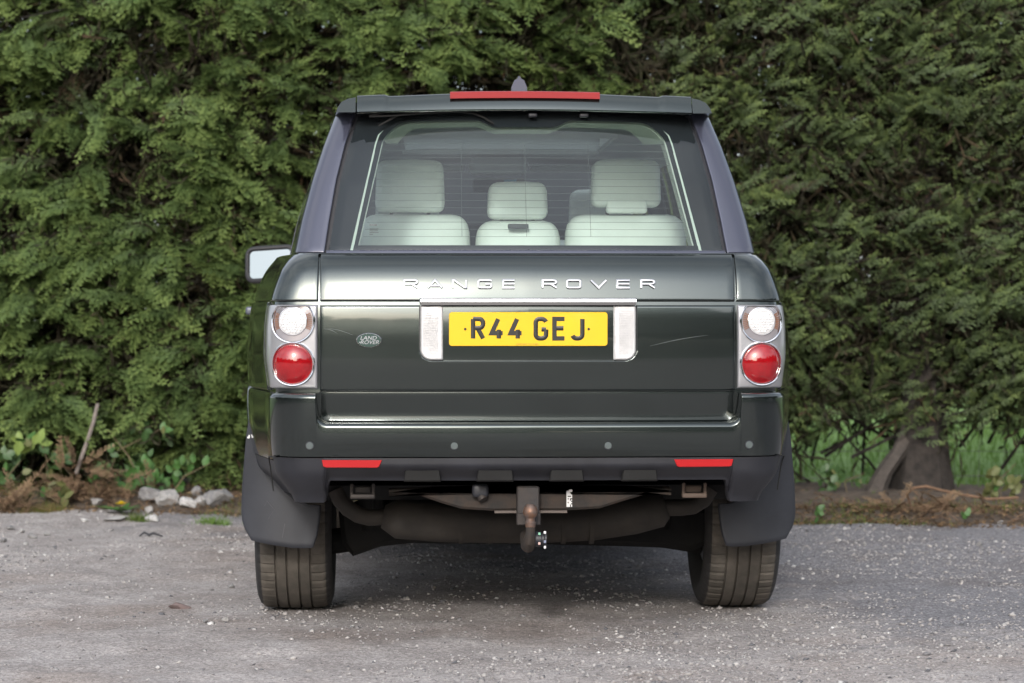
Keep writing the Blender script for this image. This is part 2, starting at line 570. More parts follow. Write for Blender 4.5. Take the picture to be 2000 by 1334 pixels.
bb = sorted(set([round(p, 6) for p, o in B] + list(np.round(np.linspace(.03, .97, 24), 6)) + list(np.round(np.linspace(.30, .50, 30), 6))))
def eoff(p, w, roll=.006):
    d = min(p, 1 - p) * w
    return 0 if d > roll else -(roll - math.sqrt(max(0, roll ** 2 - (roll - d) ** 2)))
P = [[tg_low(a, b, min(eoff(a, 2 * SE), eoff(b, ZL1 - ZL0))) for b in bb] for a in aa]
P = [[bp(lerp(-SE, SE, aa[0]), lerp(ZL0, ZL1, b), -.03) for b in bb]] + P + [[bp(SE, lerp(ZL0, ZL1, b), -.03) for b in bb]]
P = [[bp(lerp(-SE, SE, ([0] + aa + [1])[i]), ZL0, -.03)] + row + [bp(lerp(-SE, SE, ([0] + aa + [1])[i]), ZL1, -.03)] for i, row in enumerate(P)]
TG = MB().grid(P).build('lower_tailgate', PAINT, CAR, angle=50)
# bottom strip of the tailgate below the crease, set in a little
def tg_bot(a, b, off):
    z = lerp(.735, .8325, b)
    return bp(lerp(-SE + .004, SE - .004, a), z, off + lerp(-.007, -.003, b))
patch(tg_bot, 60, 8, 2 * SE, .1, .004, .03).build('tailgate_sill_panel', PAINT, TG)
# ---- upper tailgate
def tg_up(a, b, off):
    z = lerp(1.1305, 1.2865, b)
    return bp(lerp(-SE, SE, a), z, off)
TU = patch(tg_up, 60, 26, 2 * SE, .165, .005, .03).build('upper_tailgate', PAINT, CAR, angle=50)
# scratches on the lower tailgate
SCR = mat('paint_scratch', (.15, .165, .16), rough=.5)
for (u0, v0, u1, v1) in ((633, 642, 660, 652), (640, 641, 690, 655), (1270, 676, 1385, 655)):
    x0, z0, x1, z1 = (u0 - 1032) / 596, 1.1 - (v0 - 606) / 596, (u1 - 1032) / 596, 1.1 - (v1 - 606) / 596
    pts = [bp(lerp(x0, x1, t), lerp(z0, z1, t) + .004 * math.sin(t * 3), .0004) for t in np.linspace(0, 1, 12)]
    MB().tube(pts, [.0002 + .0006 * math.sin(math.pi * t) for t in np.linspace(0, 1, 12)], 4).build('scratch', SCR, TG)

# ---- rear quarter panels above the lamps
for sg in (-1, 1):
    def q_up(a, b, off):
        z = lerp(1.1305, 1.2865, b)
        s0 = SE + .006; s1 = s_at_y(.62, z)
        s = s0 + (s1 - s0) * a
        return bp(sg * s, z, off)
    patch(q_up, 50, 24, .8, .16, .005, .03).build('rear_quarter_panel', PAINT, CAR, angle=50)
    # side skin between lamp and wheel arch
    def q_side(a, b, off):
        z = lerp(.832, 1.1275, b); s0 = s_at_y(.215, z); s1 = s_at_y(.80, z)
        return bp(sg * lerp(s0, s1, a), z, off)
    patch(q_side, 24, 14, .6, .29, .004, .02).build('rear_side_panel', PAINT, CAR, angle=50)

# ---- tail lamps
for sg in (-1, 1):
    lampname = 'tail_lamp'
    def t_l(a, b, off):
        z = lerp(.8425, 1.1185, b)
        return bp(sg * lerp(SE + .008, s_at_y(.205, z), a), z, off + .003)
    lamp = patch(t_l, 44, 12, .4, .28, .010, .03).build(lampname, HOUSING, CAR, angle=50)
    fm = lambda x, z, d: bp(sg * x, z, d + .003)
    cx = .771
    for cz, kind in ((1.064, 'clear'), (.924, 'red')):
        top = 1.1145
        def ring(r, d):
            return [(cx + r * math.cos(t), min(top, cz + r * math.sin(t)), d) for t in np.linspace(0, 2 * math.pi, 49)[:-1]]
        def ringmesh(prof):
            P = [[fm(*p) for p in ring(r, d)] for r, d in prof]
            return MB().grid(P, closed_v=True)
        ringmesh([(.0745, -.002), (.0735, .006), (.071, .0085), (.068, .007), (.0665, .002), (.0655, -.002)]).build('chrome_ring', CHROME, lamp)
        if kind == 'red':
            prof = [(.0655, -.001), (.064, .004)] + [(.062 * math.sin(t) / math.sin(.9), .004 + .017 * (math.cos(t) - math.cos(.9)) / (1 - math.cos(.9))) for t in np.linspace(.9, .001, 12)]
            P = [[fm(cx + r * math.cos(t), cz + r * math.sin(t), d) for t in np.linspace(0, 2 * math.pi, 49)[:-1]] for r, d in prof]
            MB().grid(P, closed_v=True).build('red_lens', RED, lamp)
            # fine teeth round the rim of the lens
            mb = MB()
            for k in range(60):
                t = 2 * math.pi * k / 60
                if math.sin(t) < -.35: continue
                pp = [fm(cx + r * math.cos(t), cz + r * math.sin(t), d) for r, d in ((.0635, .0035), (.058, .0105))]
                mb.tube(pp, .0009, 5)
            mb.build('lens_fluting', REDDEEP, lamp)
        else:
            P = [[fm(*p) for p in ring(r, d)] for r, d in ((.0655, .0015), (.046, .0005))]
            MB().grid(P, closed_v=True).build('outer_lens', PINK, lamp)
            ringmesh([(.048, .0005), (.047, .004), (.0455, .0045), (.0445, .001)]).build('chrome_ring', CHROME, lamp)
            P = [[fm(cx + r * math.cos(t), min(top - .002, cz + r * math.sin(t)), d) for t in np.linspace(0, 2 * math.pi, 41)[:-1]] for r, d in ((.0445, .001), (.042, .0045), (.02, .008), (.0002, .009))]
            MB().grid(P, closed_v=True).build('clear_lens', CLEAR, lamp)
            mb = MB()
            for i in range(-4, 5):
                for j in range(-4, 5):
                    x = i * .0098 + (.0049 if j % 2 else 0); z = j * .0085
                    if math.hypot(x, z) > .039: continue
                    h = .0055 + .003 * (1 - math.hypot(x, z) / .04)
                    P = [[fm(cx + x + r * math.cos(t), cz + z + r * math.sin(t), h + d) for t in np.linspace(0, 2 * math.pi, 11)[:-1]] for r, d in ((.0049, 0), (.0038, .0018), (.0018, .0027), (.0001, .003))]
                    mb.grid(P, closed_v=True)
            mb.build('lens_bubbles', CLEAR, lamp)
            for a0 in (-25, 155):
                mb = MB()
                for k in range(9):
                    t = R(a0 + 50 * k / 8)
                    for r in (.0495, .0535, .0575, .0615):
                        c = fm(cx + r * math.cos(t), min(top, cz + r * math.sin(t)), .002)
                        mb.box(c, (.003, .003, .0042))
                mb.build('amber_segments', AMBER, lamp, smooth=False)
            mb = MB()
            for k in range(13):
                t = R((15 if sg > 0 else 15) + 60 * k / 12)
                pp = [fm(cx + r * math.cos(t), min(top, cz + r * math.sin(t)), .002) for r in (.049, .063)]
                mb.tube(pp, .0009, 5)
            mb.build('lens_fluting', CHROME, lamp)

# ---- chrome strip, reversing lamps, number plate, lettering, badge
outl = rrect(-.357, .357, 1.1255, 1.1405, (.0074, .0074, .002, .002))
MB().prism(outl, -.01, .020, bp, .004).build('chrome_strip', CHROME, TU, angle=60)
MB().prism(rrect(-.352, .352, 1.117, 1.1252, .002), -.03, .014, bp).build('handle_recess_edge', mat('handle_black', (.012, .010, .016), rough=.4), TU)
for sg in (-1, 1):
    o = rrect(.280, .354, .936, 1.1165, (.004, .004, .006, .035) , 8)
    if sg < 0: o = [(-x, z) for x, z in reversed(o)]
    lens = MB().prism(o, -.034, .001, bp, .006).build('reversing_lamp', CLEAR, TG, angle=60)
    mb = MB()
    for k in range(30):
        z = 1.108 - k * .0055
        if z < .955: break
        mb.prism([(sg * .296, z - .0014), (sg * .345, z - .0014), (sg * .345, z + .0014), (sg * .296, z + .0014)][::sg], .0005, .0022, bp)
    mb.build('lamp_ribs', CLEAR, lens)

PZ = 1.0385
def pl(x, z, d):        # the plate is flat
    return (x + .0, -.012 + .014 - d, z)
PLATE = MB().prism(rrect(-.26, .26, PZ - .0555, PZ + .0555, .010), -.004, .003, pl, .0012).build('number_plate', YELLOW, CAR, angle=40)

def stroke(pts, w, closed=False):
    """ribbon outline along a polyline: list of quads as (left, right) pairs"""
    n = len(pts); Lp, Rp = [], []
    for i in range(n):
        p = Vector(pts[i])
        a = Vector(pts[i - 1]) if (i > 0 or closed) else None
        b = Vector(pts[(i + 1) % n]) if (i < n - 1 or closed) else None
        d0 = (p - a).normalized() if a is not None else None
        d1 = (b - p).normalized() if b is not None else None
        if d0 is None: d0 = d1
        if d1 is None: d1 = d0
        n0 = Vector((-d0.y, d0.x)); n1 = Vector((-d1.y, d1.x))
        m = (n0 + n1); m = m.normalized() if m.length > 1e-6 else n0
        k = (w / 2) / max(.35, m.dot(n0))
        Lp.append(p + m * k); Rp.append(p - m * k)
    return Lp, Rp
def arc(cx, cz, r, a0, a1, n=6, rz=None):
    rz = rz or r
    return [(cx + r * math.cos(R(lerp(a0, a1, k / n))), cz + rz * math.sin(R(lerp(a0, a1, k / n)))) for k in range(n + 1)]
def glyph(strokes, x0, z0, w, h, sw, d0, d1, fn, name, m, parent, szw=None):
    mb = MB(); eps = 0
    for st in strokes:
        closed = st[0] == 'c'
        pts = [(x0 + w * p[0], z0 + h * p[1]) for p in (st[1:] if closed else st)]
        Lp, Rp = stroke(pts, sw, closed)
        n = len(pts)
        P = []
        for i in list(range(n)) + ([0] if closed else []):
            l, r = Lp[i], Rp[i]
            e = min(.0012, sw * .15)
            c = (l + r) / 2; li = l + (c - l).normalized() * e; ri = r + (c - r).normalized() * e
            P.append([fn(l.x, l.y, d0), fn(l.x, l.y, d1 - eps - e * .5), fn(li.x, li.y, d1 - eps), fn(ri.x, ri.y, d1 - eps), fn(r.x, r.y, d1 - eps - e * .5), fn(r.x, r.y, d0)])
        mb.grid(P)
        if not closed:
            b = len(mb.v) - len(P) * 6
            mb.f.append(tuple(b + k for k in range(6))); mb.f.append(tuple(len(mb.v) - 1 - k for k in range(6)))
        eps += .00012
    return mb.build(name, m, parent, angle=30)

G = {
 'R': [[(.0, 0), (.0, 1)], [(.0, 1)] + [(.62, 1)] + arc(.62, .765, .38, 80, -80, 8, .235) + [(.62, .53), (0.0, .53)], [(.45, .53), (1, 0)]],
 '4': [[(.68, 0), (.68, .45)], [(.62, 1), (.0, .27), (1.05, .27)]],
 'G': [arc(.5, .80, .5, 15, 90, 5, .2) + arc(.38, .80, .38, 100, 180, 5, .2) + arc(.38, .2, .38, 180, 270, 5, .2) + arc(.6, .2, .4, 270, 355, 5, .2) + [(1, .46)], [(1.0, .46), (.55, .46)]],
 'E': [[(1, 1), (0, 1), (0, 0), (1, 0)], [(0, .52), (.9, .52)]],
 'J': [[(1, 1), (1, .25)] + arc(.55, .2, .45, 0, -90, 6, .2) + arc(.4, .2, .4, -95, -165, 4, .2)],
}
sw = .0146
for ch, u0, u1 in (('R', 919.5, 948), ('4', 956, 985), ('4', 993, 1022), ('G', 1042, 1071), ('E', 1078.6, 1107), ('J', 1114, 1142)):
    x0, x1 = (u0 - 1032) / 596, (u1 - 1032) / 596
    glyph(G[ch], x0 + sw / 2, 1.0005 + sw / 2, (x1 - x0) - sw, .0785 - sw, sw, .002, .0040, pl, 'plate_character', PLATEBLK, PLATE)
for x in (-.207, .198):
    MB().prism(ell(x, PZ, .0042, .0042, 14), .002, .0055, pl, .001).build('plate_screw', PLATEBLK, PLATE)

def text_mesh(body_, size, name, m, parent, fn, x, z, d, shear=0, sx=1.0, ext=.0004):
    cu = bpy.data.curves.new(name, 'FONT'); cu.body = body_; cu.size = size; cu.align_x = 'CENTER'; cu.align_y = 'CENTER'; cu.extrude = ext; cu.shear = shear
    tmp = bpy.data.objects.new(name, cu); col.objects.link(tmp)
    dg = bpy.context.evaluated_depsgraph_get()
    me = bpy.data.meshes.new_from_object(tmp.evaluated_get(dg))
    bpy.data.objects.remove(tmp)
    for v in me.vertices:
        v.co = Vector(fn(x + v.co.x * sx, z + v.co.y, d + v.co.z))
    me.materials.clear(); me.materials.append(m)
    me.name = name
    return link(name, me, parent)
text_mesh('CARCARE TW19 SEP', .0075, 'maker_lettering', mat('plate_small_print', (.25, .17, .03), rough=.5), PLATE, pl, -.004, .9885, .0034, sx=1.05)

LG = {
 'R': [[(0, 0), (0, 1), (.75, 1)] + arc(.78, .76, .22, 80, -80, 6, .24) + [(.75, .5), (.05, .5)], [(.6, .46), (1, 0)]],
 'A': [[(0, 0), (.5, 1.02), (1, 0)], [(.2, .26), (.8, .26)]],
 'N': [[(0, 0), (0, 1), (.12, 1), (.88, 0), (1, 0), (1, 1)]],
 'G': [[(1, .92), (.9, 1), (.18, 1)] + arc(.18, .78, .18, 100, 180, 4, .22) + arc(.18, .22, .18, 180, 270, 4, .22) + [(.82, 0)] + arc(.82, .2, .18, -80, 0, 4, .2) + [(1, .5)], [(1, .5), (.55, .5)]],
 'E': [[(1, 1), (0, 1), (0, 0), (1, 0)], [(0, .52), (.97, .52)]],
 'O': [['c'] + arc(.82, .8, .18, 0, 90, 4, .2) + arc(.18, .8, .18, 90, 180, 4, .2) + arc(.18, .2, .18, 180, 270, 4, .2) + arc(.82, .2, .18, 270, 360, 4, .2)],
 'V': [[(0, 1), (.5, -.02), (1, 1)]],
}
lw = .0062
for ch, u0, u1 in (('R', 787.6, 817), ('A', 834, 865), ('N', 882, 912), ('G', 932, 961), ('E', 980, 1006), ('R', 1057, 1088), ('O', 1105, 1135), ('V', 1152, 1185), ('E', 1203, 1231), ('R', 1250, 1280)):
    x0, x1 = (u0 - 1031) / 594, (u1 - 1031) / 594
    glyph(LG[ch], x0 + lw / 2, 1.1715 + lw / 2, (x1 - x0) - lw, .0305 - lw, lw, -.001, .0075, bp, 'badge_letter', SILVER, TU)

bx_, bz_ = -.522, 1.0015
BADGE = MB().prism(ell(bx_, bz_, .0425, .0250, 40), -.001, .005, bp, .0022).build('oval_badge', CHROME, TG, angle=60)
MB().prism(ell(bx_, bz_, .0385, .0212, 40), .003, .0058, bp, .0006).build('badge_field', GREEN, BADGE, angle=60)
text_mesh('LAND', .0175, 'badge_word', SILVER, BADGE, bp, bx_ - .002, bz_ + .0075, .0062, shear=.25, sx=1.15)
text_mesh('ROVER', .0175, 'badge_word', SILVER, BADGE, bp, bx_ + .002, bz_ - .0065, .0062, shear=.25, sx=1.12)
MB().prism(rrect(bx_ - .0315, bx_ - .0265, bz_ - .0075, bz_ - .0045, .001), .005, .0064, bp).build('badge_dash', SILVER, BADGE)

# ---- bumper
SB = 1.44
def zt(s):
    s = abs(s)
    r = .034
    if s < .650: return .7335
    if s < .650 + r * .985: return .7335 + r - math.sqrt(r * r - (s - .650) ** 2)
    return lerp(.7335 + r * .82, .829, smooth(.650 + r * .985, .650 + r * .985 + .005, s))
def zb(s):
    s = abs(s)
    return lerp(.624, .600, smooth(.78, 1.0, s)) 
def Db(s):
    s = abs(s)
    return lerp(.095, .012, smooth(.72, .90, s))
def bumper_fn(s, t, off):
    z1, z0, D = zt(s), zb(s), Db(s)
    # the painted face, then the rounded shoulder, then the ledge back to the tailgate
    r = .016
    if t < .6:
        q = t / .6; z = lerp(z0, z1 - r, q); o = D - .012 * (1 - q) ** 2 - .006 * q ** 2
    elif t < .85:
        a = (t - .6) / .25 * math.pi / 2
        z = z1 - r + r * math.sin(a); o = D - .006 - r * (1 - math.cos(a))
    else:
        q = (t - .85) / .15; z = z1 + .002 * q; o = lerp(D - .006 - r, -.02, q)
    return bp(s, z, o + off)
SL = sorted(set(list(np.round(np.linspace(-SB, SB, 150), 5)) + [sg * x for sg in (-1, 1) for x in np.round(np.linspace(.645, .700, 34), 5)]))
T_ = list(np.linspace(0, .6, 10)) + list(np.linspace(.6, .85, 9))[1:] + list(np.linspace(.85, 1, 5))[1:]
P = [[bumper_fn(s, 0, -.04)] + [bumper_fn(s, 0, -.004)] + [bumper_fn(s, t, 0) for t in T_] for s in SL]
BUMP = MB().grid(P).build('rear_bumper', PAINT, CAR, angle=50)
# inner wall of the bumper horns beside the tailgate and ledge bright edge come with the mesh; parking sensors
for u in (603, 884, 1185, 1463):
    x = (u - 1031) / 606; s = x
    f2 = lambda a, z, d: bp(a, z, Db(a) - .007 + d)
    sens = MB().prism(ell(s, .6605, .0150, .0150, 20), -.002, .0012, f2, .001).build('parking_sensor', PLASTIC, BUMP, angle=60)
    MB().prism(ell(s, .6605, .0118, .0118, 20), -.002, .0030, f2, .001).build('sensor_face', SENSOR, sens, angle=60)
# lower valance in black plastic: face, tuck under, side ends reaching down to the flaps
def val_bot(s):
    s = abs(s)
    return lerp(.543, .468, smooth(.648, .672, s))
def val_fn(s, t, off):
    z0, z1 = val_bot(s), zb(s) - .004
    D = Db(s)
    z = lerp(z1, z0, t)
    o = D - .012 - .004 - lerp(0, .055, smooth(.28, 1, t)) - (.02 * t if abs(s) > .66 else 0)
    return bp(s, z, o + off)
SV = sorted(set(list(np.round(np.linspace(-1.40, 1.40, 120), 5)) + [sg * x for sg in (-1, 1) for x in np.round(np.linspace(.64, .68, 12), 5)]))
P = [[val_fn(s, t, 0) for t in np.linspace(0, 1, 14)] + [val_fn(s, 1, -.05)] for s in SV]
VAL = MB().grid(P).build('lower_valance', PLASTIC, CAR, angle=50)
for u0, u1 in ((790, 855), (932, 997), (1075, 1135), (1217, 1280)):
    x0, x1 = (u0 - 1031) / 603, (u1 - 1031) / 603
    f3 = lambda a, z, d: bp(a, z, .035 + d)
    MB().prism([(x0 - .006, .541), (x1 + .006, .541), (x1, .598), (x0, .598)], -.03, .028, f3, .006).build('valance_tab', UNDER, VAL, angle=40)
for sg in (-1, 1):
    x0, x1 = .473, .665
    o = [(x0, .6135), (x0 + .008, .592), (x0 + .016, .5885), (x1 - .014, .5885), (x1 - .004, .592), (x1, .6135)]
    o = [(sg * a - .003, b) for a, b in (o if sg > 0 else o[::-1])]
    f4 = lambda a, z, d: bp(a, z, .078 + d)
    MB().prism(o, -.03, .006, f4, .002).build('red_reflector', REDREF, VAL, angle=40)
# seam lines where the painted corner meets the plastic arch end
for sg in (-1, 1):
    pts = [bp(sg * s, z, Db(s) + .000) for s, z in ((.80, .622), (.83, .619), (.86, .606), (.875, .58), (.88, .54), (.88, .50))]
    MB().tube([(p[0], p[1] + .004, p[2]) for p in pts], .0022, 6).build('valance_seam', UNDER, VAL)

# ---- mud flaps: a bent rubber sheet behind each tyre, its inner edge following the wheel arch
def flap_edges(z):
    xo = ipl(z, [.26, .30, .33, .36, .46, .56, .66, .722], [.945, .972, .981, .984, .981, .974, .966, .956])
    xi = ipl(z, [.26, .30, .35, .395, .402, .410, .430, .466, .512, .57, .64, .70, .722], [.728, .712, .704, .700, .702, .735, .780, .83, .87, .90, .925, .944, .954])
    return xo, xi
def flap_bot(x):
    return ipl(x, [.70, .715, .745, .80, .86, .92, .985], [.284, .271, .264, .266, .274, .284, .298])
def flap_pt(sg, a, t, d):
    z = lerp(.722, .262, t)
    xo, xi = flap_edges(z); x = lerp(xo, xi, a)
    zb_ = flap_bot(x); zz = zb_ + (z - .262) * (.722 - zb_) / (.722 - .262)
    y = .640 - .035 * (.72 - zz) / .45 + .05 * (max(0, x - .80) / .18) ** 2 - d
    return (sg * x, y, zz)
for sg in (-1, 1):
    tt = list(np.linspace(0, .62, 24)) + list(np.linspace(.62, .76, 14))[1:] + list(np.linspace(.76, 1, 16))[1:]
    AA = [0, .012, .03] + list(np.linspace(.06, .94, 14)) + [.97, .988, 1]
    rows = []
    for t in tt:
        row = []
        for a in AA:
            e = min(a, 1 - a); dd = .006 * math.sqrt(max(0, 1 - (1 - min(1, e / .03)) ** 2))
            if t > .97: dd *= math.sqrt(max(0, (1 - t) / .03))
            row.append(flap_pt(sg, a, t, dd))
        for a in reversed(AA): row.append(flap_pt(sg, a, t, -.006))
        rows.append(row)
    mb = MB().grid(rows, closed_v=True)
    k = len(rows[0]); nb_ = len(mb.v)
    mb.f.append(tuple(range(k))); mb.f.append(tuple(nb_ - 1 - i for i in range(k)))
    fl = mb.build('mud_flap', FLAP, CAR, angle=60)
    rim = [flap_pt(sg, .985, t, .006) for t in np.linspace(.02, .70, 26)]
    MB().tube(rim, .0045, 6).build('flap_rim', FLAP, fl)
    if sg < 0:
        for (t, a, w, h) in ((.165, .25, .010, .007), (.155, .30, .006, .010), (.160, .80, .008, .008)):
            c = flap_pt(sg, a, t, .0068)
            MB().rbox(c, (w, .003, h), .0014, 3).build('paint_smear', WHITE, fl)
        SCUFF = mat('flap_scuff', (.10, .10, .11), rough=.7)
        for pts in (((.35, .80), (.42, .72), (.40, .66), (.30, .70)), ((.52, .93), (.56, .82))):
            MB().tube([flap_pt(sg, a, t, .0062) for a, t in pts], .0009, 5).build('scuff_mark', SCUFF, fl)

# ---- wheels
def make_wheel(x, y, sg):
    w = empty('wheel', (x, y, .375)); w.parent = CAR
    if True:
        # tyre built as a grid: profile across, angle round; grooves and cross cuts are modelled
        hw = .138; NT = 288
        xs = []; 
        ribs = [(-.106, -.066), (-.058, -.026), (-.018, .018), (.026, .058), (.066, .106)]
        P_ = [(-.075, .228, 0, -1), (-.118, .262, 0, -1), (-.138, .305, 0, -1), (-.137, .335, 0, -1), (-.128, .356, 0, 0), (-.116, .3665, 0, 0)]
        for k, (a, b) in enumerate(ribs):
            for xx in (a, (a + b) / 2, b):
                P_.append((xx, .3755 - .0045 * (abs(xx) / .106) ** 2.2, 0, k if k in (0, 4) else 9))
            if k < 4:
                P_ += [(b + .0012, .3655, 0, -1), (ribs[k + 1][0] - .0012, .3655, 0, -1)]
        P_ += [(.116, .3665, 0, 4), (.128, .356, 0, 4), (.137, .335, 0, -1), (.138, .305, 0, -1), (.118, .262, 0, -1), (.075, .228, 0, -1)]
        rows = []
        for k in range(NT):
            a = 2 * math.pi * k / NT; row = []
            for (xx, rr, _, rib) in P_:
                q = rr
                if rib in (0, 4) and k % 5 == 0: q -= .0040
                if rib in (0, 4) and k % 5 == 2: q -= .0008
                row.append((xx, -q * math.cos(a), -q * math.sin(a)))
            rows.append(row)
        TY = MB().grid(rows, closed_u=True)
        me = TY.mesh('tyre', TYRE, True, 30)
        me.materials.append(TYRESIDE)
        recalc(me)
        nvp = len(P_)
        for pg in me.polygons:
            c = sum((abs(me.vertices[v].co.x) for v in pg.vertices)) / 4
            rr = math.hypot(pg.center.y, pg.center.z)
            if c > .120 or rr < .36: pg.material_index = 1
        return w, me
first = None
mbR = MB().lathe([(.0, .04), (.05, .045), (.09, .03), (.20, .05), (.225, .07), (.23, .11), (.235, .115), (.23, -.10), (.20, -.11), (.05, -.11)], axis='X', n=48)
rim_me = None
for (x, y) in ((-.8075, 1.10), (.8115, 1.10), (-.81, 3.98), (.81, 3.98)):
    if first is None:
        w, tyre_me = make_wheel(x, y, 1); first = tyre_me
        rim_me = mbR.mesh('rim', ALLOY, True, 30); recalc(rim_me)
        hub_me = MB().lathe([(.0, .052), (.028, .05), (.032, .04)], axis='X', n=20).mesh('hub_cap', DARKTRIM)
        sp = MB()
        for k in range(10):
            a = 2 * math.pi * k / 10
            sp.box((.052, .13 * math.cos(a), .13 * math.sin(a)), (.03, .19, .03), Matrix.Rotation(a, 3, 'X'))
        spoke_me = sp.mesh('spokes', ALLOY, False)
    else:
        w = empty('wheel', (x, y, .375)); w.parent = CAR
    if x < 0: w.rotation_euler = (0, 0, math.pi)
    link('tyre', tyre_me, w); link('rim', rim_me, w); link('hub_cap', hub_me, w); link('spokes', spoke_me, w)

# ---- underside: tow bar, silencer, axle
def q(u, v, y):
    """place on the car from its measured position in the photograph at depth y (metres ahead of the tailgate)"""
    s = 4887 / (8.2 + y); uc = 1000 + s * (.0537 - .04 * y)
    return ((u - uc) / s, y, 1.1 - (v - 606) / s)
def sil_tube(pts, rad, name, m, parent, n=12):
    return MB().tube(pts, rad, n).build(name, m, parent)
# tow beam: a flat plate whose ends rise to the chassis
TOW = None
top = [(760, 955), (850, 953), (930, 951), (1032, 950), (1130, 951), (1220, 952), (1310, 953)]
bot = [(1310, 962), (1260, 965), (1215, 978), (1170, 992), (1100, 996), (1032, 996), (960, 996), (900, 992), (860, 980), (820, 966), (760, 962)]
o = [(q(u, v, .12)[0], q(u, v, .12)[2]) for u, v in bot + top[::-1]]
TOW = MB().prism(o[::-1], -.05, .05, lambda x, z, d: (x, .13 - d, z), .008).build('tow_bar', RUST, CAR, angle=40)
f5 = lambda y: (lambda x, z, d: (x, y - d, z))
b0 = q(1010, 951, .0); b1 = q(1054, 1027, .0)
MB().prism(rrect(b0[0], b1[0], b1[2], b0[2], .006), 0, .07, f5(.08), .004).build('tow_bracket', STEEL, TOW, angle=40)
a0 = q(1009, 1000, .0); a1 = q(1056, 1026, .0)
MB().prism(rrect(a0[0], a1[0], a1[2], a0[2] - .004, .004), 0, .02, f5(.012), .003).build('ball_plate', STEEL, TOW, angle=40)
BC = q(1036, 1000, -.06)
ball = MB().lathe([(.0, .025), (.012, .0245), (.020, .016), (.0245, .003), (.0245, -.004), (.021, -.014), (.015, -.021), (.015, -.03), (.018, -.034), (.016, -.05)], BC, 'Z', 24)
ball.build('tow_ball', mat('worn_ball_steel', (.16, .13, .12), rough=.5, metal=.6, c2=(.19, .10, .06), vscale=40), TOW)
nk = [(BC[0], -.06, BC[2] - .03), (BC[0], -.062, BC[2] - .07), (BC[0] - .004, -.055, BC[2] - .095), (BC[0] - .006, -.03, BC[2] - .115), (BC[0] - .006, .02, BC[2] - .118), (BC[0] - .004, .08, BC[2] - .09)]
MB().tube(nk, [.015, .016, .020, .022, .022, .024], 14).build('tow_neck', RUST, TOW)
sk = q(1056, 1053, -.01)
mb = MB().lathe([(.0, -.01), (.024, -.01), (.026, 0), (.026, .012), (.021, .014), (.021, .022), (.027, .024), (.027, .030), (.0, .030)], (sk[0] - .012, -.02, sk[2]), 'X', 24)
SOCK = mb.build('trailer_socket', PLASTIC, TOW)
for (dx, dz, mm) in ((.006, .020, mat('socket_green', (.25, .55, .38), rough=.4)), (.006, -.012, mat('socket_pink', (.62, .42, .38), rough=.4)), (.024, .024, WHITE), (.024, -.006, mat('socket_blue', (.25, .28, .38), rough=.4)), (.024, -.024, WHITE)):
    MB().rbox((sk[0] - .012 + dx, -.047, sk[2] + dz), (.008, .006, .009), .002, 2).build('socket_contact', mm, SOCK)
c0 = q(1107, 957, .07); c1 = q(1118, 991, .07)
mb = MB()
nxx, nzz = 5, 14
for i in range(nxx):
    for j in range(nzz):
        if random.random() < .68:
            w_, h_ = (c1[0] - c0[0]) / nxx, (c0[2] - c1[2]) / nzz
            mb.prism([(c0[0] + i * w_, c1[2] + j * h_), (c0[0] + (i + 1) * w_, c1[2] + j * h_), (c0[0] + (i + 1) * w_, c1[2] + (j + 1) * h_), (c0[0] + i * w_, c1[2] + (j + 1) * h_)], -.002, .002, f5(.079))
mb.build('torn_sticker', WHITE, TOW, smooth=False)
e0 = q(938, 958, .06)
MB().rbox((e0[0], .065, e0[2]), (.055, .05, .045), .012, 3).build('wiring_socket', PLASTIC, TOW)
MB().tube([(e0[0], .06, e0[2] - .01), (e0[0] + .01, .05, e0[2] - .03)], .016, 12).build('wiring_cap', STEEL, TOW)
MB().box((q(1037, 1000, .06)[0], .075, q(1037, 1000, .06)[2]), (.24, .03, .008)).build('tow_crossbar', mat('worn_edge_steel', (.12, .10, .09), rough=.5, metal=.6), TOW, smooth=False)
# recovery eyes at both sides
for sg, u0, u1, m_ in ((1, 1333, 1382, mat('pale_rust', (.12, .088, .070), rough=.7, metal=.2)), (-1, 684, 733, STEEL)):
    p0 = q(u0, 944, .12); p1 = q(u1, 972, .12)
    eye = MB()
    eye.tube([(p0[0] + .006, .12, p0[2]), (p0[0] + .006, .12, p1[2] + .008)], .006, 8)
    eye.tube([(p1[0] - .006, .12, p0[2]), (p1[0] - .006, .12, p1[2] + .008)], .006, 8)
    eye.rbox(((p0[0] + p1[0]) / 2, .12, p1[2] + .006), (p1[0] - p0[0], .03, .016), .005, 3)
    eye.rbox(((p0[0] + p1[0]) / 2, .15, p1[2] + .026), (p1[0] - p0[0] - .03, .02, .022), .004, 3)
    eye.build('recovery_eye', m_, CAR)
# silencer and exhaust pipes
sl = [q(u, v, .46) for u, v in ((748, 1008), (775, 1013), (860, 1019), (960, 1021), (1060, 1021), (1160, 1017), (1240, 1006), (1290, 996), (1302, 992))]
SIL = MB().tube(sl, [.040, .068, .070, .071, .071, .070, .068, .062, .040], 32).build('silencer', EXHAUST, CAR, angle=70)
for u in (900, 958, 1100, 1155):
    c = q(u, 1021, .46)
    MB().tube([(c[0] - .008, .46, c[2]), (c[0] + .008, .46, c[2])], .0735, 26).build('silencer_band', EXHAUST, SIL)
MB().tube([q(u, v, .46) for u, v in ((755, 1009), (720, 1010), (700, 1005), (680, 992), (665, 975), (655, 955))], .029, 14).build('exhaust_pipe', EXHAUST, SIL)
MB().tube([q(u, v, .46) for u, v in ((1298, 993), (1330, 993), (1355, 990), (1375, 978), (1390, 955))], .029, 14).build('exhaust_pipe', EXHAUST, SIL)
